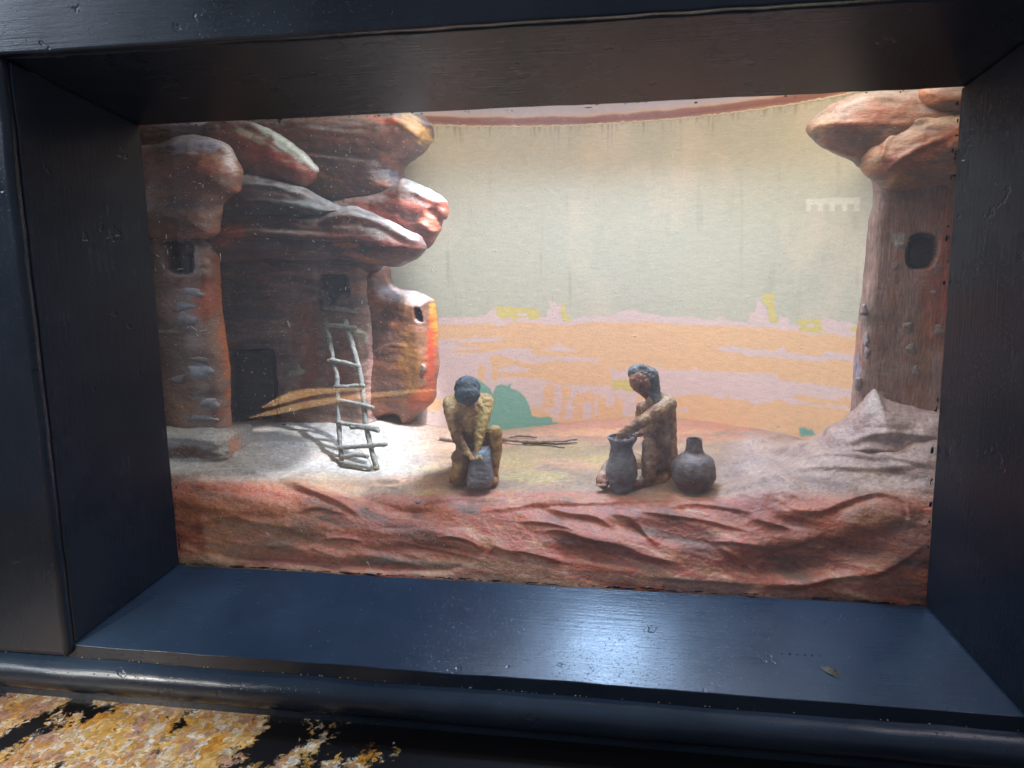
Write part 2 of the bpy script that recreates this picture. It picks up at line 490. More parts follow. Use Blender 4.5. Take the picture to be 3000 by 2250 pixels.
# ------------------------------------------------------------------ granite counter
def granite_material(black=True):
    m, nt, bs = newmat('polished_granite')
    tc = N(nt, 'ShaderNodeTexCoord'); mp = N(nt, 'ShaderNodeMapping')
    mp.inputs['Scale'].default_value = (1, 0.55, 1); mp.inputs['Rotation'].default_value = (0, 0, math.radians(24))
    dnz = N(nt, 'ShaderNodeTexNoise'); dnz.inputs['Scale'].default_value = 160; dnz.inputs['Detail'].default_value = 5; link(nt, tc.outputs['Object'], dnz.inputs['Vector'])
    dsc = N(nt, 'ShaderNodeVectorMath', operation='SCALE'); dsc.inputs['Scale'].default_value = 0.012; link(nt, dnz.outputs['Color'], dsc.inputs[0])
    dad = N(nt, 'ShaderNodeVectorMath', operation='ADD'); link(nt, tc.outputs['Object'], dad.inputs[0]); link(nt, dsc.outputs[0], dad.inputs[1]); link(nt, dad.outputs[0], mp.inputs['Vector'])
    def nz(scale, det, rg, dist=0.0):
        n = N(nt, 'ShaderNodeTexNoise'); n.inputs['Scale'].default_value = scale; n.inputs['Detail'].default_value = det
        n.inputs['Roughness'].default_value = rg; n.inputs['Distortion'].default_value = dist
        link(nt, mp.outputs[0], n.inputs['Vector']); return n
    a = nz(30, 5, 0.6)
    v0 = N(nt, 'ShaderNodeTexVoronoi'); v0.inputs['Scale'].default_value = 105; v0.inputs['Detail'].default_value = 1.0; link(nt, mp.outputs[0], v0.inputs['Vector'])
    sv = N(nt, 'ShaderNodeSeparateXYZ'); link(nt, v0.outputs['Color'], sv.inputs[0])
    am = mapr(nt, a.outputs['Fac'], 0.36, 0.64, 0.0, 1.0)
    mxv = N(nt, 'ShaderNodeMath', operation='MULTIPLY_ADD'); link(nt, sv.outputs[0], mxv.inputs[0]); mxv.inputs[1].default_value = 0.62
    am2 = N(nt, 'ShaderNodeMath', operation='MULTIPLY'); link(nt, am.outputs[0], am2.inputs[0]); am2.inputs[1].default_value = 0.5; link(nt, am2.outputs[0], mxv.inputs[2])
    cr = N(nt, 'ShaderNodeValToRGB'); cr.color_ramp.interpolation = 'LINEAR'; e = cr.color_ramp.elements
    e[0].position = 0.05; e[0].color = (0.035, 0.025, 0.02, 1)
    e[1].position = 1.0; e[1].color = (0.55, 0.32, 0.22, 1)
    for p, c in ((0.14, (0.42, 0.15, 0.02, 1)), (0.30, (0.66, 0.28, 0.04, 1)), (0.46, (0.72, 0.40, 0.10, 1)), (0.62, (0.74, 0.46, 0.16, 1)), (0.74, (0.82, 0.74, 0.62, 1)), (0.84, (0.66, 0.32, 0.06, 1))):
        x = e.new(p); x.color = c
    link(nt, mxv.outputs[0], cr.inputs[0])
    v = N(nt, 'ShaderNodeTexVoronoi'); v.inputs['Scale'].default_value = 520; link(nt, mp.outputs[0], v.inputs['Vector'])
    vr = mapr(nt, v.outputs['Color'], 0.0, 1.0, 0.55, 1.4)
    mul = N(nt, 'ShaderNodeVectorMath', operation='MULTIPLY'); link(nt, cr.outputs[0], mul.inputs[0]); link(nt, vr.outputs[0], mul.inputs[1])
    w2 = nz(17, 8, 0.68, 0.0); sx2 = N(nt, 'ShaderNodeSeparateXYZ'); link(nt, tc.outputs['Object'], sx2.inputs[0]); gx = mapr(nt, sx2.outputs['X'], -0.17, 0.02, 0.0, 0.24); sm = N(nt, 'ShaderNodeMath', operation='ADD'); link(nt, w2.outputs['Fac'], sm.inputs[0]); link(nt, gx.outputs[0], sm.inputs[1]); wr = mapr(nt, sm.outputs[0], 0.578, 0.60, 0.0, 1.0 if black else 0.0)  # black veins thicken towards the right, painting in the counter's shadow
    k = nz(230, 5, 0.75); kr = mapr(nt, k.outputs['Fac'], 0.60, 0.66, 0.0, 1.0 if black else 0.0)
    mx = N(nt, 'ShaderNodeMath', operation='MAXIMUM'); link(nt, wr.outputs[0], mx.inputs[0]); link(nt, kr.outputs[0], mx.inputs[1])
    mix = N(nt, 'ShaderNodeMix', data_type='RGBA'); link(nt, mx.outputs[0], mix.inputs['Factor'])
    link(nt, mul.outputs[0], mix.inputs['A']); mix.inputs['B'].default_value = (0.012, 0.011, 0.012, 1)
    link(nt, mix.outputs['Result'], bs.inputs['Base Color'])
    bs.inputs['Roughness'].default_value = 0.3
    return m
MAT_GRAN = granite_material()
zg = -0.066
gc = empty('granite_countertop', (0, -0.2, zg), 'polished orange, white and black granite counter under the black frame', 'countertop')
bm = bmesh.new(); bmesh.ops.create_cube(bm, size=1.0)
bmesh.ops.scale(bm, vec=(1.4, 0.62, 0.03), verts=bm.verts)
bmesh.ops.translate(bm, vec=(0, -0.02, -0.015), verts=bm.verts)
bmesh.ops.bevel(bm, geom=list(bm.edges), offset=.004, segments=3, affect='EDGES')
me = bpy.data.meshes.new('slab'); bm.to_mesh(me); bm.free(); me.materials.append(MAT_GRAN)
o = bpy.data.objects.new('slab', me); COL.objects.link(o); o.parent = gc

# ------------------------------------------------------------------ painted backdrop (curved board, flat print)
def arcY(X):
    X = np.asarray(X, float); dx = X - 0.014
    r = np.where(dx > 0, 0.247, 0.205)
    d = np.clip(np.abs(dx), 0, r * 0.985)
    a = 0.26 - r + np.sqrt(r * r - d * d)
    return np.where(X < 0.014, 0.5 * (a + .207 + np.sqrt((a - .207) ** 2 + .012 ** 2)) - .00065, a)

def zm6(pts): return [(1200 + x / 1.58, 750 + y / 1.58) for x, y in pts]
ZTOP = 0.3244
nu, nv = 1050, 600
dxr = np.linspace(-0.165, 0.244, nu); zr = np.linspace(0.035, ZTOP, nv)
XX, ZZ = np.meshgrid(dxr, zr)
X = XX.ravel(); Z = ZZ.ravel(); Yb = arcY(X)
# torn top edge
top_n = fbm(np.stack([X * 260, X * 0, X * 0], 1), 4) * 0.0009
fz = np.clip((Z - (ZTOP - 0.01)) / 0.01, 0, 1); Zt = Z + fz * top_n
V = np.stack([X, Yb, Zt], 1)
V[:, 1] -= fbm(V * [60, 60, 160], 3) * 0.00010 + np.clip(fbm(V * [300, 300, 500] + 5, 2) - .62, 0, 1) * .0015
Q = PX(V)
warp = np.stack([fbm(V * 700, 2), fbm(V * 700 + 50, 2)], 1) * 2.2
Qw = Q + warp
sage = srgb(198, 191, 166); pink = srgb(228, 197, 186); orange = srgb(240, 189, 140); yellow = srgb(220, 198, 116); green = srgb(116, 172, 150)
col = np.tile(sage, (len(V), 1))
n = fbm(V * [14, 14, 10], 3); col = lerp(col, np.tile(srgb(190, 189, 166), (len(V), 1)), n * 0.5 + 0.2)
n = fbm(V * [16, 16, 12] + 30, 3); col = lerp(col, np.tile(srgb(222, 205, 176), (len(V), 1)), (n - .1) * 0.9)
# vertical drips of damp near the torn edge and faint vertical stains
sx_ = np.stack([X * 420, X * 0 + 2, Z * 12], 1); dr = fbm(sx_, 3)
ln = 0.003 + 0.035 * np.clip(fbm(np.stack([X * 60, X * 0, X * 0 + 5], 1), 3) + .15, 0, 1) ** 1.5
w = np.clip((dr + .05) * 2.2, 0, 1) * np.clip(1 - (ZTOP - Z) / ln, 0, 1)
col = lerp(col, np.tile(srgb(128, 116, 86), (len(V), 1)), w * 0.8)
w = np.clip((fbm(np.stack([X * 160, X * 0 + 9, Z * 14], 1), 3) - .42) * 1.2, 0, 1)
col = lerp(col, np.tile(srgb(150, 150, 125), (len(V), 1)), w * 0.5)
def fill(pts, c):
    poly = zm6(pts); m = inpoly(Qw, poly); col[m] = c
pk_top = [(60, 292), (120, 285), (200, 283), (300, 283), (350, 275), (385, 245), (400, 240), (420, 262), (520, 268), (600, 285), (640, 278), (635, 250), (655, 245), (645, 208), (672, 215), (690, 235), (700, 212), (712, 290), (745, 298), (800, 280), (880, 277), (950, 270), (985, 255), (1000, 250), (1040, 248), (1070, 262), (1090, 268), (1150, 272), (1200, 282), (1330, 282), (1360, 292), (1410, 300), (1430, 278), (1455, 285), (1480, 300), (1570, 308), (1578, 255), (1600, 262), (1610, 192), (1630, 220), (1650, 240), (1665, 312), (1700, 316), (1718, 278), (1735, 290), (1752, 272), (1757, 318), (1800, 322), (1860, 300), (1900, 290), (1915, 283), (1980, 300), (2040, 303), (2060, 318), (2120, 325)]
fill(pk_top + [(2120, 900), (60, 900)], pink)
fill([(60, 325), (120, 320), (200, 313), (240, 320), (380, 308), (400, 325), (420, 325), (500, 306), (640, 316), (740, 322), (810, 310), (880, 303), (1000, 308), (1100, 303), (1200, 312), (1300, 318), (1420, 322), (1520, 326), (1600, 330), (1680, 333), (1750, 345), (1800, 345), (1850, 365), (1960, 358), (1990, 372), (2060, 382), (2120, 395), (2120, 900), (60, 900)], orange)
# lilac over the orange
fill([(60, 380), (120, 386), (280, 385), (300, 366), (320, 380), (432, 376), (425, 395), (300, 398), (222, 403), (225, 418), (342, 423), (300, 432), (200, 432), (205, 450), (368, 446), (400, 440), (462, 424), (560, 430), (620, 432), (668, 420), (692, 398), (720, 425), (776, 430), (745, 442), (660, 438), (555, 437), (568, 455), (640, 466), (720, 464), (780, 470), (882, 476), (872, 494), (820, 490), (780, 488), (740, 492), (700, 480), (640, 490), (560, 499), (480, 478), (430, 462), (380, 458), (376, 480), (440, 490), (400, 496), (440, 515), (480, 505), (552, 523), (548, 532), (470, 545), (455, 536), (420, 540), (410, 560), (520, 562), (640, 577), (700, 598), (760, 594), (860, 600), (938, 598), (935, 560), (922, 503), (945, 528), (990, 532), (1010, 508), (1012, 540), (1020, 600), (1060, 610), (1050, 690), (1035, 742), (960, 735), (700, 760), (500, 780), (60, 800)], pink)
fill([(1110, 530), (1150, 503), (1160, 525), (1310, 530), (1322, 512), (1332, 530), (1480, 538), (1700, 547), (1715, 575), (1840, 590), (2060, 620), (2110, 630), (2110, 660), (2040, 655), (1975, 655), (1990, 670), (1900, 660), (1820, 640), (1800, 645), (1760, 650), (1800, 670), (1900, 690), (2060, 700), (2060, 715), (1960, 706), (1840, 690), (1770, 688), (1730, 668), (1700, 662), (1670, 680), (1640, 680), (1600, 692), (1560, 668), (1480, 662), (1472, 640), (1462, 662), (1400, 655), (1370, 640), (1330, 640), (1240, 650), (1100, 655)], pink)
fill([(1415, 432), (1440, 420), (1480, 420), (1500, 410), (1530, 425), (1600, 430), (1690, 440), (1730, 418), (1745, 445), (1850, 458), (1905, 466), (1925, 440), (2000, 450), (2110, 460), (2110, 500), (2040, 490), (1980, 478), (1900, 490), (1740, 475), (1640, 465), (1560, 465), (1540, 450), (1440, 440)], pink)
fill([(1240, 700), (1262, 712), (1285, 695), (1290, 722), (1240, 722)], pink)
# orange drips inside the lilac
for p in ([(318, 508), (352, 505), (348, 560), (330, 590), (316, 560)], [(372, 458), (390, 480), (460, 492), (415, 508), (405, 582), (382, 575), (380, 520)],
          [(60, 655), (150, 660), (150, 715), (60, 720)], [(622, 612), (640, 590), (672, 600), (668, 690), (650, 710), (612, 700), (600, 690), (632, 670), (618, 640)],
          [(700, 605), (748, 604), (742, 650), (722, 690), (722, 742), (700, 760), (690, 740), (705, 700), (708, 660)],
          [(762, 650), (775, 632), (800, 640), (840, 625), (862, 640), (850, 720), (880, 770), (760, 770), (752, 720), (780, 690), (748, 700)],
          [(870, 640), (905, 655), (912, 700), (945, 690), (955, 640), (990, 680), (985, 740), (870, 760)], [(560, 700), (620, 712), (700, 768), (560, 775)]):
    fill(p, orange)
fill([(805, 680), (830, 668), (845, 690), (835, 755), (803, 755)], pink)
fill([(555, 434), (580, 430), (640, 437), (680, 450), (640, 462), (580, 460)], orange)
fill([(930, 575), (1010, 570), (1050, 600), (1060, 630), (1000, 625), (975, 615), (950, 625), (937, 610)], yellow)
fill([(398, 232), (470, 235), (520, 240), (590, 243), (605, 268), (600, 290), (560, 300), (545, 285), (500, 286), (498, 305), (478, 298), (470, 285), (420, 290), (402, 270)], yellow)
fill([(498, 265), (545, 264), (548, 276), (500, 277)], pink)
fill([(703, 212), (717, 222), (722, 255), (748, 298), (735, 308), (712, 302), (706, 275), (690, 262), (706, 245)], yellow)
fill([(1630, 178), (1660, 176), (1690, 165), (1684, 215), (1704, 308), (1668, 308), (1655, 232), (1632, 205)], yellow)
fill([(1788, 293), (1830, 297), (1905, 290), (1902, 330), (1942, 352), (1905, 350), (1870, 360), (1825, 348), (1800, 345), (1815, 325), (1795, 310)], yellow)
fill([(1838, 312), (1868, 310), (1872, 326), (1845, 330)], pink)
fill([(2030, 340), (2060, 325), (2110, 330), (2110, 390), (2045, 378), (2070, 355)], yellow)
fill([(300, 560), (372, 612), (385, 640), (398, 602), (425, 592), (448, 602), (474, 586), (466, 612), (500, 622), (540, 658), (556, 700), (565, 740), (600, 748), (640, 744), (662, 752), (660, 766), (692, 770), (690, 780), (640, 800), (560, 830), (300, 860)], green)
fill([(1800, 800), (1812, 792), (1832, 792), (1840, 802), (1862, 802), (1880, 830), (1810, 838)], green)
fill([(1690, 792), (1718, 784), (1712, 796)], green)
G3 = col.reshape(nv, nu, 3)
for _ in range(2):
    G3 = (np.roll(G3, 1, 0) + 2 * G3 + np.roll(G3, -1, 0)) / 4; G3[0] = G3[1]; G3[-1] = G3[-2]
    G3 = (np.roll(G3, 1, 1) + 2 * G3 + np.roll(G3, -1, 1)) / 4; G3[:, 0] = G3[:, 1]; G3[:, -1] = G3[:, -2]
col = G3.reshape(-1, 3).copy()
col = lerp(col, np.tile(srgb(205, 188, 165), (len(V), 1)), np.full(len(V), .08) + .25 * np.clip(fbm(V * 500, 2) - .1, 0, 1))
wv = fbm(V * [120, 120, 420], 4); col *= (1 + 0.07 * wv)[:, None]

def backdrop_material():
    m, nt, bs = newmat('painted_rough_paper')
    at = N(nt, 'ShaderNodeAttribute'); at.attribute_name = 'paint'
    link(nt, at.outputs['Color'], bs.inputs['Base Color']); bs.inputs['Roughness'].default_value = 0.8
    bs.inputs['Specular IOR Level'].default_value = 0.2
    n = noise_node(nt, 620, 6, 0.7, (1, 1, 1.9)); n2 = noise_node(nt, 160, 3, 0.5)
    ad = N(nt, 'ShaderNodeMath', operation='MULTIPLY_ADD'); link(nt, n2.outputs['Fac'], ad.inputs[0]); ad.inputs[1].default_value = 0.8; link(nt, n.outputs['Fac'], ad.inputs[2])
    b = N(nt, 'ShaderNodeBump'); b.inputs['Strength'].default_value = 0.5; b.inputs['Distance'].default_value = 0.0007
    link(nt, ad.outputs[0], b.inputs['Height']); link(nt, b.outputs[0], bs.inputs['Normal'])
    return m
MAT_BACK = backdrop_material()
BD = empty('painted_backdrop', (0, 0.262, 0.04), 'curved backdrop board painted with sage sky and orange, lilac and yellow mesas', 'backdrop')
fast_grid('painted_paper', V, nu, nv, MAT_BACK, col, BD)
# thick torn lip along the top of the paper, and the stained plaster cove above it
xs = np.linspace(-0.165, 0.244, 500); path = np.stack([xs, arcY(xs) - 0.0002, ZTOP + fbm(np.stack([xs * 260, xs * 0, xs * 0], 1), 4) * .0009], 1)
rr = 0.0006 + 0.0006 * np.abs(fbm(path * 500, 3))
Vt, Ft = tube(path, rr, 6)
mesh_obj('torn_paper_edge', Vt, Ft, flat_material('torn_paper', (0.72, 0.62, 0.42), 0.9, 0.3, 900), BD)
nu2, nv2 = 400, 60
xs = np.linspace(-0.17, 0.246, nu2); zs = np.linspace(ZTOP - 0.004, 0.372, nv2)
XX, ZZ = np.meshgrid(xs, zs); X = XX.ravel(); Z = ZZ.ravel()
V = np.stack([X, arcY(X) + 0.004 + 0.01 * ((Z - ZTOP) / .05).clip(0, 1), Z], 1)
V[:, 1] += fbm(V * 60, 3) * .0008
t = np.clip((Z - ZTOP) / 0.03, 0, 1) + fbm(V * [30, 30, 90], 3) * .04
col = ramp(t, [(0.0, srgb(205, 150, 125)), (0.12, srgb(150, 95, 78)), (0.25, srgb(165, 108, 90)), (0.30, srgb(225, 190, 165)), (0.4, srgb(205, 195, 205)), (1.0, srgb(190, 175, 175))])
fast_grid('cove', V, nu2, nv2, MAT_BACK, col, BD)

# ------------------------------------------------------------------ box around the scene (side walls, ceiling, floor board)
wallm = flat_material('case_wall_paint', (0.42, 0.33, 0.27), 0.8)
def plain_box(name, x0, x1, y0, y1, z0, z1, mat, parent=None, kind=None):
    bm = bmesh.new(); bmesh.ops.create_cube(bm, size=1.0)
    bmesh.ops.scale(bm, vec=(x1 - x0, y1 - y0, z1 - z0), verts=bm.verts)
    off = parent_world(parent)
    bmesh.ops.translate(bm, vec=Vector(((x0 + x1) / 2, (y0 + y1) / 2, (z0 + z1) / 2)) - off, verts=bm.verts)
    bmesh.ops.bevel(bm, geom=list(bm.edges), offset=.0006, segments=1, affect='EDGES')
    me = bpy.data.meshes.new(name); bm.to_mesh(me); bm.free(); me.materials.append(mat)
    o = bpy.data.objects.new(name, me); COL.objects.link(o)
    if parent: o.parent = parent
    if kind: o['kind'] = kind
    return o
plain_box('wall_left', -0.345, -0.337, 0.006, 0.33, -0.03, 0.38, wallm, None, 'structure')
plain_box('wall_right', 0.330, 0.338, 0.006, 0.33, -0.03, 0.38, wallm, None, 'structure')
plain_box('wall_back', -0.336, 0.329, 0.320, 0.330, -0.03, 0.38, wallm, None, 'structure')
plain_box('ceiling', -0.345, 0.338, 0.006, 0.33, 0.381, 0.389, wallm, None, 'structure')
plain_box('wall_front', -0.345, 0.338, 0.0045, 0.0055, HT + .014, 0.3805, wallm, None, 'structure')

# ------------------------------------------------------------------ ground
def spl(pts):
    P = sorted([tuple(UY(x, y, Y)) for x, y, Y in pts])
    P = np.array(P)
    def f(X, k):
        return np.interp(X, P[:, 0], P[:, k])
    return f
bot = [(400, 1668, .003), (525, 1662, .003), (800, 1672, .003), (1100, 1690, .003), (1370, 1705, .003), (1700, 1722, .003), (2100, 1745, .003), (2450, 1765, .003), (2760, 1785, .003)]
rim = [(330, 1420, .030), (430, 1412, .030), (560, 1408, .032), (700, 1412, .036), (850, 1428, .040), (950, 1442, .040), (1100, 1462, .040), (1300, 1468, .040), (1500, 1470, .040), (1700, 1472, .040), (1900, 1470, .040), (2100, 1462, .040), (2250, 1430, .040), (2400, 1440, .036), (2550, 1450, .032), (2700, 1455, .026), (2800, 1455, .026)]
fb, fr = spl(bot), spl(rim)
ctl = []
for x, y, Y in rim: ctl.append(UY(x, y, Y))
for x, y, Y in [(400, 1345, .05), (560, 1340, .055), (690, 1345, .062), (430, 1262, .12), (700, 1262, .13), (740, 1234, .16), (640, 1240, .19), (900, 1232, .16), (1090, 1236, .16), (1200, 1242, .18), (1300, 1250, .205), (850, 1320, .095), (1000, 1368, .092), (1106, 1374, .095), (900, 1400, .06), (1200, 1380, .08), (1250, 1300, .14),
                (1370, 1272, .235), (1500, 1253, .254), (1640, 1240, .262), (1800, 1223, .262), (2000, 1222, .25), (2200, 1242, .228), (2330, 1262, .200), (2420, 1290, .165), (1500, 1330, .14), (1800, 1320, .14), (2000, 1310, .14),
                (1380, 1436, .060), (1600, 1420, .065), (1820, 1430, .058), (2030, 1428, .060),
                (2150, 1350, .095), (2230, 1292, .125), (2330, 1300, .120), (2180, 1400, .068), (2300, 1360, .075), (2400, 1290, .085), (2480, 1235, .095), (2600, 1215, .095), (2750, 1205, .095), (2500, 1330, .055), (2700, 1330, .045), (2600, 1280, .07), (2420, 1360, .055), (2780, 1330, .045), (2560, 1225, .16), (2750, 1200, .2), (400, 1240, .2), (300, 1230, .25), (1000, 1225, .25), (500, 1225, .28), (1900, 1215, .29)]:
    ctl.append(UY(x, y, Y))
ctl = np.array(ctl)
def tps(r2): return 0.5 * r2 * np.log(r2 + 1e-12)
n = len(ctl); d2 = ((ctl[:, None, :2] - ctl[None, :, :2]) ** 2).sum(2)
A = np.zeros((n + 3, n + 3)); A[:n, :n] = tps(d2) + np.eye(n) * 2e-5
A[:n, n] = 1; A[:n, n + 1:] = ctl[:, :2]; A[n, :n] = 1; A[n + 1:, :n] = ctl[:, :2].T
wts = np.linalg.solve(A, np.concatenate([ctl[:, 2], np.zeros(3)]))
def gz(X, Y):
    out = wts[n] + wts[n + 1] * X + wts[n + 2] * Y
    for i in range(n): out = out + wts[i] * tps((X - ctl[i, 0]) ** 2 + (Y - ctl[i, 1]) ** 2)
    return out
nu, nb, nf = 720, 150, 260
xs = np.linspace(-0.330, 0.325, nu)
rY, rZ, bZ = fr(xs, 1), gz(xs, fr(xs, 1)), fb(xs, 2) - 0.001
ker = np.exp(-np.linspace(-2, 2, 31) ** 2); ker /= ker.sum()
rY = np.convolve(np.pad(rY, 15, 'edge'), ker, 'valid'); rZ = gz(xs, rY)
rows = []
for k in range(nb):
    t = k / nb
    a = 0.5 * math.pi * t
    y = .003 + (rY - .003) * (0.75 * t + 0.25 * (1 - math.cos(a)))
    z = bZ + (rZ - bZ) * (math.sin(a) ** 0.9 * 0.75 + 0.25 * t)
    rows.append(np.stack([xs, y, z], 1))
for k in range(nf):
    t = k / (nf - 1); y = rY + (0.30 - rY) * t ** 1.25
    rows.append(np.stack([xs, y, gz(xs, y)], 1))
V = np.concatenate(rows); nv = nb + nf
Q = PX(V)
def grid_normals(V, nu, nv):
    G3 = V.reshape(nv, nu, 3); du = np.gradient(G3, axis=1); dv = np.gradient(G3, axis=0)
    nn = np.cross(du, dv); nn /= np.linalg.norm(nn, axis=2)[:, :, None] + 1e-12
    return nn.reshape(-1, 3)
NN = grid_normals(V, nu, nv)
mm_ = 0.001
ridges = [
    ([(820, 1405), (870, 1428), (960, 1462), (1062, 1512)], 16, 7, 2.6 * mm_), ([(880, 1500), (930, 1488), (980, 1500), (1020, 1508)], 10, 5, 1.2 * mm_),
    ([(930, 1410), (1050, 1450), (1200, 1490), (1330, 1480)], 10, 22, -1.8 * mm_),
    ([(540, 1560), (640, 1515), (760, 1530), (900, 1560)], 14, 10, 1.3 * mm_), ([(940, 1582), (1000, 1576), (1060, 1584)], 8, 4, 1.5 * mm_),
    ([(900, 1600), (980, 1630), (1020, 1640)], 9, 5, 1.2 * mm_), ([(1285, 1574), (1340, 1576), (1385, 1590), (1412, 1612)], 9, 5, 2.0 * mm_),
    ([(1430, 1625), (1450, 1600), (1480, 1612), (1560, 1622), (1650, 1648)], 12, 7, 2.2 * mm_), ([(1590, 1557), (1640, 1556), (1720, 1582), (1820, 1600), (1900, 1632), (2000, 1650)], 14, 6, 3.0 * mm_),
    ([(1600, 1490), (1660, 1510), (1740, 1518), (1800, 1548)], 14, 6, 2.6 * mm_), ([(1790, 1505), (1860, 1530), (1890, 1562), (1930, 1600)], 10, 7, 2.2 * mm_),
    ([(560, 1610), (700, 1632), (900, 1648), (1100, 1662), (1290, 1668), (1350, 1655), (1400, 1628)], 18, 12, -2.4 * mm_),
    ([(1100, 1545), (1240, 1540), (1400, 1545)], 16, 10, -1.2 * mm_), ([(2080, 1585), (2160, 1592), (2260, 1605), (2330, 1596), (2400, 1568)], 12, 6, 2.4 * mm_),
    ([(2100, 1600), (2170, 1640), (2230, 1690)], 12, 8, 2.0 * mm_), ([(2230, 1712), (2350, 1712), (2450, 1690), (2560, 1680), (2640, 1640), (2700, 1600)], 14, 10, 2.6 * mm_),
    ([(2080, 1450), (2180, 1430), (2260, 1400), (2300, 1412), (2350, 1438)], 12, 7, 2.2 * mm_), ([(2280, 1440), (2320, 1490), (2400, 1500), (2480, 1470), (2560, 1458), (2640, 1470)], 12, 10, 1.8 * mm_),
    ([(2200, 1520), (2260, 1535), (2310, 1548)], 10, 5, 1.8 * mm_), ([(2250, 1400), (2400, 1372), (2560, 1375), (2700, 1362)], 10, 6, 1.6 * mm_),
    ([(2350, 1345), (2450, 1332), (2560, 1345), (2620, 1352)], 9, 5, 1.5 * mm_), ([(2560, 1335), (2620, 1345), (2740, 1370)], 9, 6, 1.6 * mm_),
    ([(420, 1338), (520, 1334), (600, 1342), (690, 1335), (740, 1342)], 9, 6, 2.6 * mm_), ([(420, 1415), (520, 1400), (620, 1385), (720, 1380), (800, 1400)], 12, 7, 2.6 * mm_),
    ([(430, 1365), (600, 1372), (760, 1375)], 7, 7, -1.6 * mm_), ([(690, 1290), (760, 1280), (850, 1268), (960, 1270)], 6, 4, 0.9 * mm_), ([(700, 1310), (800, 1296), (900, 1300), (980, 1292)], 6, 4, 1.0 * mm_),
    ([(1020, 1270), (1120, 1280), (1180, 1300)], 5, 3, .8 * mm_), ([(1120, 1282), (1170, 1275), (1200, 1270)], 5, 3, 1.0 * mm_), ([(1180, 1318), (1250, 1310), (1290, 1312)], 5, 3, .9 * mm_),
    ([(1100, 1215), (1220, 1210), (1300, 1215)], 5, 4, 1.0 * mm_), ([(1080, 1435), (1140, 1428), (1180, 1436)], 8, 3, .8 * mm_), ([(2170, 1300), (2260, 1285), (2330, 1290), (2360, 1310)], 9, 6, 1.6 * mm_),
    ([(2090, 1372), (2190, 1350), (2290, 1335)], 8, 6, 1.2 * mm_), ([(2100, 1395), (2180, 1390), (2250, 1370)], 6, 6, -1.6 * mm_),
    ([(1230, 1474), (1330, 1464), (1420, 1468), (1500, 1466)], 26, 5, 1.6 * mm_), ([(1500, 1478), (1620, 1484), (1760, 1478), (1900, 1470), (2060, 1462)], 22, 5, 1.2 * mm_), ([(2440, 1492), (2520, 1464), (2600, 1458), (2648, 1472), (2664, 1512), (2648, 1552)], 8, 6, 1.5 * mm_), ([(1150, 1580), (1300, 1612), (1420, 1640)], 8, 5, .8 * mm_), ([(1520, 1530), (1600, 1535), (1680, 1556)], 9, 4, 1.4 * mm_), ([(640, 1580), (760, 1600), (860, 1596)], 9, 5, .9 * mm_), ([(1900, 1690), (2050, 1700), (2200, 1712)], 10, 6, 1.2 * mm_), ([(1850, 1500), (1960, 1512), (2080, 1530), (2200, 1560)], 10, 6, 1.4 * mm_),
    ([(1400, 1500), (1480, 1495), (1600, 1478), (1700, 1480)], 12, 6, 1.2 * mm_), ([(1950, 1490), (2050, 1482), (2200, 1500)], 12, 6, 1.6 * mm_),
]
blobs = [(2350, 1640, 210, 52, -6, -5.5 * mm_), (2560, 1515, 95, 48, -8, 5.5 * mm_), (2480, 1690, 60, 30, 0, -1.5 * mm_), (2300, 1470, 60, 22, 10, -2.2 * mm_), (2330, 1532, 60, 16, 10, -2.0 * mm_),
         (1050, 1590, 220, 30, 3, -2.0 * mm_), (1250, 1620, 150, 28, 3, -2.5 * mm_), (700, 1480, 160, 30, 5, 2.0 * mm_), (920, 1388, 40, 12, 0, 1.8 * mm_), (1135, 1418, 38, 8, 0, -1.6 * mm_), (1135, 1408, 42, 6, 0, 1.2 * mm_),
         (1200, 1510, 160, 26, 4, -2.2 * mm_), (1950, 1560, 150, 30, 8, -2.0 * mm_), (1750, 1630, 160, 24, 8, -2.4 * mm_), (2570, 1290, 60, 24, 0, 2.0 * mm_), (2450, 1260, 40, 22, 0, 2.0 * mm_), (2640, 1400, 70, 24, 0, -2 * mm_)]
bankness = np.clip((rY[np.tile(np.arange(nu), nv)] + .012 - V[:, 1]) / .02, 0, 1)
side_m = np.clip((V[:, 0] - 0.10) / .03, 0, 1) + np.clip((-0.13 - V[:, 0]) / .03, 0, 1)
dsp = ridge_disp(Q, ridges, 1.45, 2.2) + blob_disp(Q, blobs)
strat = fbm(np.stack([V[:, 0] * 26 + V[:, 2] * 20, V[:, 1] * 26, V[:, 2] * 130 + V[:, 0] * 22], 1), 4)
dsp += strat * 0.00035 * (0.25 + bankness) + fbm(np.stack([V[:, 0] * 13 + V[:, 2] * 12, V[:, 1] * 20, V[:, 2] * 48 + V[:, 0] * 9], 1), 3) * .0014 * bankness + fbm(V * 90, 4) * 0.0004 * (0.35 + np.clip(side_m + bankness * .5, 0, 1)) + fbm(V * 420, 3) * 0.00016
V2 = V + NN * dsp[:, None]
V2[:, 1] = np.maximum(V2[:, 1], 0.0028)
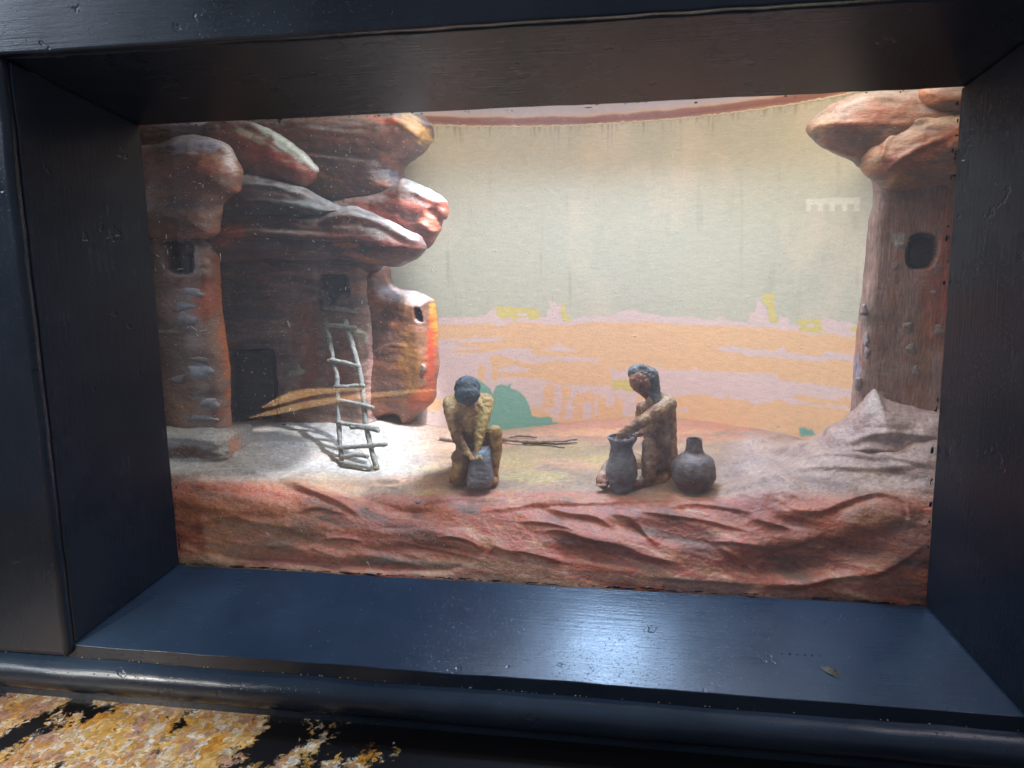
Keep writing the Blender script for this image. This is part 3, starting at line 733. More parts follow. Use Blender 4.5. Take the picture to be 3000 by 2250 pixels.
# colours
t = strat * 0.5 + 0.5 + 0.25 * fbm(V * [20, 20, 60] + 8, 3)
bankc = ramp(t, [(0.15, srgb(112, 66, 42)), (0.35, srgb(172, 80, 46)), (0.5, srgb(190, 104, 64)), (0.65, srgb(182, 74, 48)), (0.85, srgb(208, 140, 100))])
t2 = fbm(V * [22, 40, 22] + 60, 4) + .5
flatc = ramp(t2, [(0.0, srgb(138, 108, 82)), (0.45, srgb(166, 132, 100)), (0.7, srgb(178, 136, 104)), (1.0, srgb(186, 154, 92))])
col = lerp(flatc, bankc, np.clip(bankness * 1.6 - .35 + 0.2 * fbm(V * 60, 3), 0, 1))
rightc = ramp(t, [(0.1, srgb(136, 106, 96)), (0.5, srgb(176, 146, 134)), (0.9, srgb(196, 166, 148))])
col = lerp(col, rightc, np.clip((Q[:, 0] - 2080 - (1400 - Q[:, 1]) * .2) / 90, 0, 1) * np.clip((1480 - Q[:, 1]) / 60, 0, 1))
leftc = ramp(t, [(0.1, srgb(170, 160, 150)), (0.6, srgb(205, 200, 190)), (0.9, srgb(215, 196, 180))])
col = lerp(col, leftc, np.clip((1290 - Q[:, 0]) / 120, 0, 1) * np.clip((1415 - Q[:, 1]) / 30, 0, 1))  # pale lamp pool and its front cut painted into the ground colour
PB = [(1900, 1250, 300, 22, 0, (214, 130, 98), .8), (1800, 1268, 260, 12, 0, (226, 158, 104), .8), (1950, 1285, 260, 10, 0, (205, 120, 90), .6), (1450, 1290, 150, 22, -4, (214, 150, 118), .7),
      (1600, 1330, 220, 24, 0, (176, 152, 92), .6), (1560, 1395, 120, 18, 0, (190, 172, 100), .6), (1450, 1350, 60, 12, 0, (186, 164, 96), .5), (1660, 1360, 90, 12, 4, (210, 150, 110), .6),
      (1250, 1410, 130, 16, 0, (216, 160, 120), .5), (1600, 1455, 260, 12, 0, (190, 98, 80), .7), (1250, 1465, 200, 12, 3, (176, 92, 76), .7),
      (700, 1490, 260, 34, 4, (176, 92, 34), .75), (560, 1500, 160, 24, 0, (188, 106, 40), .6), (820, 1560, 150, 26, 5, (120, 84, 48), .6), (700, 1570, 120, 20, 0, (160, 76, 48), .6),
      (880, 1640, 170, 20, 8, (176, 68, 48), .8), (1050, 1660, 160, 14, 6, (206, 118, 86), .8), (1150, 1540, 160, 22, 3, (140, 56, 34), .6), (1150, 1600, 200, 26, 3, (150, 68, 36), .7), (1200, 1648, 200, 12, 3, (88, 74, 52), .7),
      (600, 1640, 120, 14, 4, (206, 160, 116), .8), (800, 1668, 260, 12, 2, (206, 156, 116), .8), (560, 1660, 60, 20, 0, (170, 150, 110), .7), (1500, 1660, 160, 26, 6, (186, 136, 104), .8), (1500, 1700, 300, 16, 4, (176, 132, 96), .8),
      (1950, 1700, 300, 16, 4, (176, 124, 96), .8), (2250, 1745, 300, 14, 3, (160, 112, 90), .8), (2200, 1500, 140, 20, 6, (150, 66, 52), .7), (2230, 1475, 60, 16, 10, (140, 50, 40), .8), (2400, 1580, 150, 22, -4, (150, 82, 48), .7),
      (2550, 1515, 90, 36, -6, (146, 88, 48), .8), (2280, 1560, 140, 16, 4, (160, 74, 44), .7), (2380, 1640, 160, 30, -6, (112, 58, 40), .7), (2560, 1630, 80, 30, 0, (156, 98, 72), .6), (2640, 1720, 90, 26, 0, (150, 96, 76), .6),
      (1750, 1600, 160, 18, 8, (136, 74, 58), .6), (1950, 1540, 140, 22, 8, (120, 54, 42), .6), (2060, 1600, 60, 40, 0, (110, 60, 44), .6), (2680, 1560, 60, 70, 0, (150, 110, 96), .6), (1850, 1500, 120, 16, 6, (150, 80, 72), .6)]
col = paint_blobs(col, Q, V, PB, 5)
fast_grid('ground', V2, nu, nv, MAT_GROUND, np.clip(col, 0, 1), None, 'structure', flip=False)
def ground_z(x, y): return float(gz(np.array([x]), np.array([y]))[0])

# ------------------------------------------------------------------ sculpted rock pieces
def pillow(name, poly, Y, front, back, R, mat, parent, palette, ridges=(), blobs=(), holes=(), paint=(), amp=1.0, spacing=0.00115, strata=(26, 26, 150), lean=0.0, seed=0.0, smooth_out=True, tilt=0.0, edge_rough=0.0):
    P3 = np.array([UY(x, y, Y) for x, y in poly]); O = P3[:, [0, 2]]
    O = catmull(O, True, 6) if smooth_out else O
    O = resample(O, spacing)
    if edge_rough:
        nr = fbm(np.stack([O[:, 0] * 220, O[:, 1] * 220, O[:, 0] * 0 + seed], 1), 3) * edge_rough
        c = O.mean(0); dd = O - c; dd /= np.linalg.norm(dd, axis=1)[:, None]; O = O + dd * nr[:, None]
    lo, hi = O.min(0), O.max(0)
    gx, gy = np.meshgrid(np.arange(lo[0], hi[0], spacing), np.arange(lo[1], hi[1], spacing * .866))
    gx[1::2] += spacing / 2
    I = np.stack([gx.ravel(), gy.ravel()], 1)
    I = I[inpoly(I, O)]
    dI, _, _ = seg_dist(I, O, True)
    k = dI > spacing * .55; I = I[k]; dI = dI[k]
    pts = [Vector(p) for p in O] + [Vector(p) for p in I]
    no = len(O)
    vv, ee, ff, ov, _, _ = delaunay_2d_cdt(pts, [(i, (i + 1) % no) for i in range(no)], [], 1, 1e-9)
    P2 = np.array([v[:] for v in vv]); d = np.zeros(len(P2)); isout = np.ones(len(P2), bool)
    for i, src in enumerate(ov):
        for s in src:
            if s >= no: d[i] = dI[s - no]; isout[i] = False
    tt = np.clip(d / R, 0, 1); h = np.sqrt(np.clip(1 - (1 - tt) ** 2, 0, 1))
    yy = Y + lean * (P2[:, 1] - O[:, 1].mean()) + tilt * (P2[:, 0] - O[:, 0].mean())
    Vf = np.stack([P2[:, 0], yy - front * h, P2[:, 1]], 1)
    Vb = np.stack([P2[:, 0], yy + back * h, P2[:, 1]], 1)
    nF = len(Vf); bi = np.full(nF, -1); ins = np.where(~isout)[0]
    bi[ins] = nF + np.arange(len(ins)); bi[isout] = np.where(isout)[0]
    V = np.vstack([Vf, Vb[ins]])
    F = []
    for f in ff:
        f = list(f)
        a, b, c = P2[f[0]], P2[f[1]], P2[f[2]]
        if (b[0] - a[0]) * (c[1] - a[1]) - (b[1] - a[1]) * (c[0] - a[0]) < 0: f = f[::-1]
        F.append(tuple(f)); F.append(tuple(int(bi[i]) for i in f[::-1]))
    me = bpy.data.meshes.new(name); me.from_pydata(V.tolist(), [], F); me.update()
    NRM = np.zeros(len(V) * 3, np.float32); me.vertices.foreach_get('normal', NRM); NRM = NRM.reshape(-1, 3)
    Q = PX(V)
    st = fbm(np.stack([V[:, 0] * strata[0] + seed, V[:, 1] * strata[1], V[:, 2] * strata[2] + V[:, 0] * 12], 1), 4)
    dsp = st * 0.0006 * amp + fbm(V * 60 + seed, 3) * 0.0010 * amp + fbm(V * 380 + seed, 3) * 0.00016 * amp
    fm = (V[:, 1] <= np.interp(0, [0, 1], [Y, Y]) + 1) & (NRM[:, 1] < 0.3)
    dsp = dsp + np.where(fm, ridge_disp(Q, ridges, 1.6) + blob_disp(Q, blobs), 0)
    V3 = V + NRM * dsp[:, None]
    holem = np.zeros(len(V))
    for (hp, dep) in holes:
        hp = catmull(hp, True, 5)
        m = inpoly(Q, hp)
        dd, _, _ = seg_dist(Q[m], hp, True)
        f_ = (NRM[m, 1] < 0)
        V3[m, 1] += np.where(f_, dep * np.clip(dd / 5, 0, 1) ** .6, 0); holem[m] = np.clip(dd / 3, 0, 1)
    tcol = st * 0.45 + 0.5 + 0.3 * fbm(V * [24, 24, 70] + seed + 20, 3)
    col = ramp(tcol, palette)
    col = paint_blobs(col, Q, V, paint, seed)
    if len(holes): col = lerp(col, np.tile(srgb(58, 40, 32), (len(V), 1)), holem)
    off = np.array(parent_world(parent))
    me.vertices.foreach_set('co', (V3 - off).astype(np.float32).ravel()); me.update()
    me.polygons.foreach_set('use_smooth', [True] * len(me.polygons))
    set_col(me, np.clip(col, 0, 1)); me.materials.append(mat)
    o = bpy.data.objects.new(name, me); COL.objects.link(o); o.parent = parent
    return o

def mini(name, poly, Y, thick, col, parent, mat=None, seed=0.0, rough=0.4):
    """small raised piece: rounded outline in the picture at depth Y"""
    return pillow(name, poly, Y, thick, thick * .5, thick * 1.6 + .001, mat or MAT_ROCK, parent, [(0, col * .8), (1, col * 1.15)], amp=rough, spacing=0.0009, seed=seed)

PAL_DARK = [(0.1, srgb(42, 26, 22)), (0.35, srgb(70, 40, 30)), (0.5, srgb(92, 48, 34)), (0.62, srgb(62, 44, 40)), (0.8, srgb(120, 62, 36)), (1.0, srgb(96, 60, 44))]
PAL_RED = [(0.1, srgb(66, 34, 26)), (0.4, srgb(112, 54, 38)), (0.55, srgb(124, 58, 42)), (0.75, srgb(98, 56, 46)), (1.0, srgb(148, 84, 52))]
PAL_BROWN = [(0.1, srgb(80, 58, 48)), (0.4, srgb(120, 82, 64)), (0.6, srgb(136, 88, 66)), (0.8, srgb(156, 92, 60)), (1.0, srgb(170, 122, 92))]
PAL_UMB = [(0.1, srgb(92, 70, 60)), (0.45, srgb(140, 108, 92)), (0.7, srgb(152, 118, 100)), (1.0, srgb(172, 108, 70))]
PAL_RIGHT = [(0.1, srgb(134, 102, 90)), (0.4, srgb(162, 130, 114)), (0.65, srgb(172, 136, 122)), (0.85, srgb(176, 112, 84)), (1.0, srgb(182, 150, 134))]

CL = empty('cliff_dwelling', (-0.2, 0.13, 0.06), 'dark red brown cliff dwelling with stacked overhanging rocks on the left of the scene', 'cliff dwelling')
def rbox(x0, y0, x1, y1): return [(x0, y0), ((x0 + x1) / 2, y0 - 2), (x1, y0), (x1 + 1, (y0 + y1) / 2), (x1, y1), ((x0 + x1) / 2, y1 + 2), (x0, y1), (x0 - 1, (y0 + y1) / 2)]

# back mass closing the corner behind everything
pillow('rock_mass', [(300, 300), (700, 300), (1100, 310), (1170, 420), (1170, 560), (1130, 700), (1120, 780), (1080, 800), (900, 800), (600, 800), (300, 800)], .168, .02, .035, .03, MAT_ROCK, CL, PAL_DARK, seed=1.0, spacing=.0016)
top_slab = pillow('rock_slab', [(690, 330), (820, 322), (1017, 322), (1180, 318), (1228, 330), (1250, 348), (1268, 378), (1268, 404), (1256, 426), (1234, 452), (1203, 475), (1182, 494), (1186, 516), (1200, 560), (1150, 600), (1000, 600), (880, 560), (760, 540), (690, 480)], .150, .030, .022, .026, MAT_ROCK, CL, PAL_DARK,
    ridges=[([(1130, 352), (1180, 370), (1235, 408)], 14, 5, 2.0 * mm_), ([(900, 380), (1000, 392), (1100, 400)], 12, 7, 1.2 * mm_), ([(820, 440), (960, 452), (1120, 470)], 12, 8, -1.2 * mm_)],
    paint=[(1215, 375, 55, 26, 42, (176, 128, 62), .85), (1120, 352, 60, 10, 10, (196, 90, 48), .8), (960, 345, 160, 12, 0, (124, 66, 34), .8), (1000, 400, 200, 18, 3, (96, 52, 34), .6), (1060, 480, 140, 34, 10, (54, 34, 32), .7), (960, 560, 90, 44, 28, (130, 84, 38), .85), (1180, 430, 60, 16, -40, (112, 62, 44), .6)], seed=2.0)
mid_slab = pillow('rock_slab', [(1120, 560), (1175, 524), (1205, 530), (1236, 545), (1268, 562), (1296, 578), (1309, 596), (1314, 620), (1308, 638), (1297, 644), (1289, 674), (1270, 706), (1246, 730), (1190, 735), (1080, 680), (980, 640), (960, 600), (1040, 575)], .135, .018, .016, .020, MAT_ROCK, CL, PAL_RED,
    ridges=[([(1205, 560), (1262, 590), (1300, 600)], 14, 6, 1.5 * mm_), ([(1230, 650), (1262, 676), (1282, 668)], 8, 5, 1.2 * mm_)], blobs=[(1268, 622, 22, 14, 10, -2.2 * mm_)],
    paint=[(1265, 650, 34, 36, 20, (166, 96, 72), .8), (1240, 560, 60, 14, 26, (170, 180, 172), .7), (1120, 640, 90, 26, 26, (130, 56, 38), .7), (1200, 570, 60, 14, 26, (72, 50, 46), .7)], seed=3.0)  # pale upper patch is lamp light painted on the top
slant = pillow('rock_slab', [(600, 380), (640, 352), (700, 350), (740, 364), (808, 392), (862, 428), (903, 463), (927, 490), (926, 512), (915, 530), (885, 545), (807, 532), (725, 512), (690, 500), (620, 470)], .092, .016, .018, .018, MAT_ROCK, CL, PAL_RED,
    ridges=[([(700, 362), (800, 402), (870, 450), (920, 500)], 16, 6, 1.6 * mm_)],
    paint=[(815, 412, 140, 11, 36, (196, 204, 194), .9), (740, 400, 60, 12, 26, (170, 160, 140), .6), (800, 470, 130, 26, 24, (136, 56, 38), .8), (860, 520, 60, 14, 24, (126, 68, 42), .6)], seed=4.0)  # pale strip along the top edge paints in its lit rim
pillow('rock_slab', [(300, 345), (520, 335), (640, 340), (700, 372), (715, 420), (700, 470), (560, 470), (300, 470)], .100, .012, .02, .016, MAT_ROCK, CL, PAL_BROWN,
    ridges=[([(430, 385), (520, 372), (620, 380), (690, 400)], 12, 5, 1.8 * mm_), ([(400, 410), (470, 395), (510, 400)], 8, 4, 1.4 * mm_)], paint=[(560, 372, 150, 16, 2, (176, 160, 178), .8), (480, 400, 60, 14, -6, (88, 56, 44), .7)], seed=5.0)  # lavender patch on the upper edge is light put into the colour
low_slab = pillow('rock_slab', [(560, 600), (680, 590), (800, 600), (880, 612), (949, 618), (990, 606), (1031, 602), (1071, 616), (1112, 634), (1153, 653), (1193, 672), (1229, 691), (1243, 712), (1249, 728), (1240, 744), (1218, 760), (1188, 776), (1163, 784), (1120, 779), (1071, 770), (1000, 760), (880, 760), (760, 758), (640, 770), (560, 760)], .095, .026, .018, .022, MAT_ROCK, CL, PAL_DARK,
    ridges=[([(940, 648), (1020, 640), (1110, 662), (1180, 700), (1235, 716)], 16, 7, 2.4 * mm_), ([(640, 690), (760, 684), (900, 694), (1050, 702)], 10, 6, 1.8 * mm_), ([(650, 735), (800, 728), (960, 735), (1080, 752), (1120, 770)], 9, 5, 1.6 * mm_), ([(700, 652), (800, 640), (900, 650)], 9, 6, 1.2 * mm_), ([(660, 712), (780, 706), (940, 712)], 6, 7, -1.2 * mm_)],
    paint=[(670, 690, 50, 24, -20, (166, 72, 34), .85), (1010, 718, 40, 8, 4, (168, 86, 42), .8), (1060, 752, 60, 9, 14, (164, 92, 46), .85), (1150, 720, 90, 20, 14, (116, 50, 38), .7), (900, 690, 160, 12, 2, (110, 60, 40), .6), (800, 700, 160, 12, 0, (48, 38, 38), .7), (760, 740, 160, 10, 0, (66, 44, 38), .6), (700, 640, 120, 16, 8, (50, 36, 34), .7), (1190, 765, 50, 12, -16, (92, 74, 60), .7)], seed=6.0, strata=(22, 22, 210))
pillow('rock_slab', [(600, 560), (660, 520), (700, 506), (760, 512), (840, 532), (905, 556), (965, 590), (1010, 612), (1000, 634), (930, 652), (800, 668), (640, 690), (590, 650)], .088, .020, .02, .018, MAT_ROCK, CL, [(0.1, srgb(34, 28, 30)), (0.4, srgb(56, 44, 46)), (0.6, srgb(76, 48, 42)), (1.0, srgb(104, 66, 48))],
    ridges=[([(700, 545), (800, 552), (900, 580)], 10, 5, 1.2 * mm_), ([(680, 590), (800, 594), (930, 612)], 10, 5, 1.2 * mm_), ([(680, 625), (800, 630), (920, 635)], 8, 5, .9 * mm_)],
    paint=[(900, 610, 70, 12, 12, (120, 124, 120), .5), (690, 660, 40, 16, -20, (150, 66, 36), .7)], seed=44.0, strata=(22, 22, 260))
pillow('rock_mass', [(560, 612), (760, 604), (930, 624), (1040, 634), (1130, 672), (1160, 715), (1130, 752), (1040, 748), (900, 750), (560, 762)], .130, .030, .03, .016, MAT_ROCK, CL, PAL_DARK, seed=61.0)
pillow('rock_mass', [(300, 400), (560, 402), (640, 430), (650, 520), (620, 640), (600, 760), (590, 1000), (600, 1240), (300, 1260)], .110, .02, .03, .014, MAT_ROCK, CL, PAL_DARK, seed=62.0, spacing=.0016)
# back wall with doorway and window
door_p = [(664, 1034), (700, 1026), (760, 1020), (796, 1024), (806, 1050), (810, 1100), (814, 1160), (816, 1250), (740, 1262), (672, 1262), (664, 1150)]
win_p = [(934, 806), (975, 803), (1015, 806), (1022, 835), (1024, 868), (1010, 868), (995, 866), (975, 886), (958, 886), (946, 862), (935, 840)]
wall = pillow('back_wall', [(560, 740), (700, 745), (860, 750), (1000, 752), (1074, 770), (1080, 860), (1088, 950), (1090, 1040), (1086, 1120), (1092, 1200), (1106, 1244), (1104, 1300), (900, 1310), (700, 1310), (560, 1300)], .165, .012, .03, .012, MAT_ROCK, CL, PAL_UMB,
    ridges=[([(670, 758), (760, 750), (880, 752), (920, 768)], 8, 5, 1.0 * mm_), ([(690, 800), (760, 803), (840, 796), (895, 806)], 8, 4, 1.3 * mm_), ([(680, 850), (760, 852), (820, 850)], 7, 4, .9 * mm_), ([(690, 930), (760, 936), (830, 944)], 7, 4, 1.0 * mm_), ([(700, 965), (780, 970), (860, 964)], 6, 4, .7 * mm_), ([(680, 880), (740, 878), (840, 876)], 6, 4, .6 * mm_),
            ([(664, 1040), (720, 1018), (790, 1016), (808, 1030)], 6, 6, 1.2 * mm_), ([(1078, 860), (1086, 950), (1086, 1100), (1090, 1200)], 5, 5, 1.4 * mm_), ([(1060, 960), (1075, 1010), (1080, 1060)], 10, 10, .8 * mm_), ([(925, 790), (930, 860), (940, 920), (960, 960)], 9, 4, -1.6 * mm_)],
    blobs=[(845, 935, 30, 16, 0, 1.4 * mm_), (882, 940, 20, 18, 0, 1.2 * mm_), (880, 1010, 20, 30, 10, 1.4 * mm_), (830, 1150, 18, 20, 0, 1.6 * mm_), (850, 1190, 20, 14, 0, 1.4 * mm_), (1040, 1020, 20, 14, 0, 1.2 * mm_), (900, 870, 24, 14, 0, 1.2 * mm_)],
    holes=[(door_p, .018), (win_p, .016)],
    paint=[(885, 940, 34, 60, 10, (142, 76, 34), .8), (905, 1060, 26, 120, 4, (140, 66, 30), .85), (872, 1000, 28, 60, -6, (156, 98, 60), .5), (870, 1085, 34, 24, 0, (128, 116, 92), .85), (1050, 980, 26, 18, 20, (176, 168, 140), .8), (1000, 1080, 50, 90, 0, (116, 62, 36), .7), (740, 900, 70, 60, 0, (92, 74, 64), .6), (720, 820, 60, 30, 0, (98, 80, 62), .6), (1083, 1060, 8, 150, 0, (186, 140, 128), .9), (730, 1010, 60, 12, -8, (110, 92, 66), .6), (1000, 920, 60, 40, 0, (118, 90, 70), .5)], seed=7.0, strata=(14, 14, 120))
WB = CL
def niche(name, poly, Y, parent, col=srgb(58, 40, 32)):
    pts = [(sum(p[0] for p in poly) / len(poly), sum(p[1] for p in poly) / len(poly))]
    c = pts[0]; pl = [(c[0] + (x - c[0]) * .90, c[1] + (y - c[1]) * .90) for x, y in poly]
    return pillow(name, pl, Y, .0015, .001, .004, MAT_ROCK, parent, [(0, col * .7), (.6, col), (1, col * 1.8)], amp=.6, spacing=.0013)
WALLST = [(868, 1086, 27, 17, -8, .0042, (150, 140, 116)), (840, 1100, 12, 10, 0, .003, (128, 110, 88)), (1050, 974, 21, 11, 20, .0034, (182, 172, 146)), (1078, 956, 8, 8, 0, .002, (176, 164, 140)), (848, 936, 26, 13, 0, .0022, (146, 104, 78)), (884, 966, 16, 14, 0, .0022, (150, 100, 66)), (832, 1150, 15, 17, 0, .0024, (128, 104, 84)), (851, 1190, 17, 12, 0, .0024, (128, 106, 90)), (1036, 1022, 16, 10, 0, .002, (146, 108, 84))]
niche('doorway', door_p, .165 - .012 + .0175, wall)
niche('window', win_p, .165 - .012 + .0155, wall)
# right hand tower of the dwelling
tw = [(1212, 905), (1222, 902), (1232, 912), (1238, 930), (1236, 944), (1220, 942), (1211, 928)]
tower = pillow('side_tower', [(1060, 770), (1120, 770), (1139, 786), (1142, 812), (1152, 834), (1172, 846), (1220, 853), (1256, 868), (1272, 882), (1276, 921), (1277, 975), (1280, 1030), (1281, 1084), (1278, 1131), (1272, 1174), (1248, 1194), (1220, 1218), (1199, 1238), (1184, 1232), (1172, 1214), (1140, 1216), (1090, 1240), (1060, 1240), (1060, 1000)], .185, .022, .022, .014, MAT_ROCK, CL, PAL_BROWN,
    ridges=[([(1095, 1040), (1140, 1012), (1200, 1016)], 5, 5, .5 * mm_), ([(1272, 890), (1274, 960), (1278, 1080)], 6, 6, .8 * mm_)],
    blobs=[(1135, 1028, 26, 10, 0, .9 * mm_), (1128, 955, 26, 10, 0, .7 * mm_), (1240, 1080, 10, 14, 0, 1.2 * mm_), (1190, 900, 40, 40, 0, 1.0 * mm_)], holes=[(tw, .012)],
    paint=[(1270, 960, 10, 90, 0, (196, 140, 44), .9), (1262, 1080, 16, 90, -4, (176, 72, 38), .9), (1200, 1060, 34, 90, -4, (150, 100, 34), .7), (1180, 900, 30, 60, 0, (118, 74, 40), .7), (1240, 1170, 50, 34, -30, (170, 78, 40), .85), (1120, 830, 40, 30, 0, (90, 60, 48), .7), (1110, 900, 12, 16, 20, (168, 104, 34), .8), (1230, 1000, 20, 30, 0, (140, 96, 58), .6), (1120, 1000, 40, 120, 0, (84, 54, 40), .5), (1262, 1000, 8, 60, 0, (190, 60, 34), .8)], seed=8.0, strata=(14, 14, 60))
niche('window', tw, .185 - .022 + .0115, tower)
# left pillar, its cap boulder and its stepped plinth
lw = [(479, 714), (500, 706), (540, 706), (562, 708), (566, 740), (566, 796), (545, 804), (520, 806), (492, 790), (484, 750)]
pil = pillow('left_tower', [(340, 600), (560, 600), (645, 610), (640, 660), (628, 690), (634, 720), (638, 786), (637, 853), (644, 921), (652, 1003), (662, 1057), (668, 1123), (671, 1186), (675, 1240), (680, 1290), (560, 1300), (340, 1300)], .078, .012, .010, .009, MAT_ROCK, CL, PAL_UMB,
    ridges=[([(620, 706), (632, 760), (638, 850), (650, 980), (664, 1100), (672, 1230)], 6, 6, 2.0 * mm_), ([(420, 985), (480, 975), (540, 978)], 7, 4, 1.2 * mm_), ([(540, 850), (580, 862), (596, 872)], 6, 3, .7 * mm_)],
    blobs=[(615, 730, 14, 22, 10, 2.2 * mm_), (605, 770, 14, 12, 10, 1.4 * mm_), (600, 800, 14, 10, 0, 1.2 * mm_)],
    holes=[(lw, .012)],
    paint=[(600, 880, 34, 60, 6, (184, 86, 44), .85), (560, 830, 60, 20, 0, (120, 50, 32), .7), (656, 1030, 6, 260, -4, (212, 116, 50), .95), (638, 860, 5, 150, 0, (200, 110, 56), .9), (565, 856, 34, 10, 6, (160, 156, 160), .7), (545, 896, 26, 11, 0, (156, 156, 166), .75), (548, 934, 32, 20, 14, (150, 144, 150), .6), (588, 1090, 36, 18, 4, (160, 160, 168), .8), (525, 1112, 22, 12, 0, (150, 146, 150), .6), (618, 1180, 28, 14, 8, (150, 144, 150), .7), (590, 1225, 44, 9, 4, (150, 140, 140), .6), (615, 730, 12, 20, 10, (140, 126, 122), .6), (640, 1205, 20, 24, 0, (120, 52, 34), .6), (500, 1060, 60, 60, 0, (100, 74, 56), .5)], seed=9.0, strata=(30, 30, 60))
niche('window', lw, .078 - .012 + .0115, pil)
def stones(items, Y, parent):
    for k, (x, y, rx, ry, a, th, cc) in enumerate(items):
        a = math.radians(a); pl = []
        for j in range(10):
            t = 2 * math.pi * j / 10; q = 1 + .16 * math.sin(3 * t + k) + .08 * math.cos(5 * t + 2 * k)
            u, v = rx * q * abs(math.cos(t)) ** .8 * (1 if math.cos(t) > 0 else -1), ry * q * abs(math.sin(t)) ** .8 * (1 if math.sin(t) > 0 else -1)
            pl.append((x + u * math.cos(a) - v * math.sin(a), y + u * math.sin(a) + v * math.cos(a)))
        pillow('stone', pl, Y + .0006, th, .001, th * 1.3 + .0006, MAT_ROCK, parent, [(0, srgb(*cc) * .75), (1, srgb(*cc) * 1.15)], amp=.5, spacing=.0009, seed=50 + k, strata=(30, 30, 300))
stones([(567, 858, 34, 12, 6, .0026, (140, 134, 140)), (545, 897, 26, 13, 0, .0026, (146, 144, 152)), (548, 936, 32, 20, 14, .0026, (134, 122, 126)), (588, 1088, 36, 21, 4, .0034, (152, 150, 156)), (526, 1112, 24, 15, -10, .0026, (132, 122, 122)), (588, 1054, 32, 11, 10, .0026, (118, 96, 86)), (616, 1183, 29, 16, 8, .0026, (134, 124, 128)), (598, 1226, 42, 10, 4, .0022, (130, 118, 118))], .0665, pil)
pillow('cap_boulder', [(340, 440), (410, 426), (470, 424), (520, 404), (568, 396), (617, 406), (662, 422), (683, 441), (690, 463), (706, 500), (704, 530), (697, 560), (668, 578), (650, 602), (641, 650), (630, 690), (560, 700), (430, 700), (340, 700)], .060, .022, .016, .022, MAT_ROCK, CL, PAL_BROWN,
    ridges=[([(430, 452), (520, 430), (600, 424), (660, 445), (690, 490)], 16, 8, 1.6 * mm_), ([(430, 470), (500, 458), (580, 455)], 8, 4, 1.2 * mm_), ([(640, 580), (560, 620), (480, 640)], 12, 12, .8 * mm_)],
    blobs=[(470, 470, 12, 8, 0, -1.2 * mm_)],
    paint=[(560, 420, 150, 22, 2, (176, 166, 186), .85), (676, 470, 16, 44, -24, (196, 176, 170), .8), (520, 500, 110, 26, -6, (160, 84, 40), .8), (600, 520, 80, 34, 0, (128, 58, 38), .8), (480, 560, 90, 60, 0, (112, 66, 44), .7), (560, 600, 90, 26, 0, (76, 52, 46), .6), (520, 660, 110, 24, 0, (84, 52, 38), .7), (640, 540, 40, 30, 0, (92, 68, 54), .7)], seed=10.0, strata=(22, 22, 90))  # lavender top patch paints the light falling on the boulder
pillow('plinth', [(340, 1250), (480, 1252), (620, 1254), (668, 1266), (682, 1300), (690, 1338), (660, 1350), (500, 1356), (340, 1356)], .066, .016, .05, .012, MAT_GROUND, CL, [(0, srgb(120, 100, 90)), (.5, srgb(170, 165, 160)), (1, srgb(190, 186, 180))],
    ridges=[([(420, 1290), (500, 1286), (580, 1292), (660, 1308)], 12, 5, 1.8 * mm_)], paint=[(520, 1325, 150, 16, 2, (96, 58, 40), .85), (684, 1300, 8, 60, 0, (196, 116, 70), .8)], seed=11.0)

stones(WALLST, .1535, wall)
stones([(1134, 1028, 27, 9, 0, .0016, (128, 92, 70)), (1240, 1080, 10, 14, 0, .002, (140, 112, 96)), (1128, 955, 24, 9, 0, .0016, (124, 86, 62))], .1638, tower)
# ------------------------------------------------------------------ right tower and its rocks
RTW = empty('right_tower', (0.235, 0.10, 0.09), 'weathered purple brown tower with one dark window and rocks on top, at the right edge', 'tower')
rw = [(2672, 692), (2700, 682), (2732, 686), (2748, 698), (2750, 730), (2742, 762), (2726, 784), (2690, 790), (2662, 782), (2654, 750), (2662, 715)]
rp = [(2440, 1290), (2482, 1232), (2492, 1180), (2500, 1100), (2508, 1010), (2516, 940), (2528, 850), (2538, 740), (2544, 650), (2556, 600), (2556, 540), (2540, 480), (2640, 440), (2900, 430), (2930, 700), (2930, 1300), (2700, 1310)]
rt = pillow('tower_wall', rp, .098, .010, .008, .008, MAT_TOWER, RTW, PAL_RIGHT,
    ridges=[([(2545, 640), (2530, 830), (2512, 960), (2498, 1130)], 4, 4, .5 * mm_)],
    
    holes=[(rw, .012)],
    paint=[(2740, 890, 46, 120, 0, (176, 84, 54), .7), (2775, 760, 22, 200, 0, (190, 92, 56), .7), (2690, 620, 90, 60, 0, (160, 112, 100), .6), (2600, 960, 40, 160, 0, (124, 98, 84), .5), (2700, 1060, 26, 160, 0, (168, 108, 62), .5), (2620, 1160, 60, 60, 0, (140, 96, 72), .5), (2565, 1190, 26, 44, 16, (186, 172, 160), .8), (2560, 920, 50, 30, 0, (112, 92, 78), .5), (2640, 560, 60, 30, 0, (130, 104, 92), .6), (2658, 950, 16, 16, 0, (150, 128, 118), .5), (2668, 1020, 18, 16, 0, (160, 138, 130), .6), (2680, 1085, 16, 20, 0, (160, 140, 130), .6), (2750, 965, 22, 16, 0, (160, 130, 118), .6), (2512, 1122, 11, 20, 0, (160, 140, 130), .6), (2530, 909, 10, 18, 0, (160, 140, 134), .6), (2538, 994, 9, 20, 0, (176, 158, 156), .7), (2630, 700, 20, 16, 0, (176, 170, 160), .7), (2512, 1070, 8, 30, 0, (150, 160, 190), .6)], seed=12.0, strata=(60, 60, 18), amp=.6)
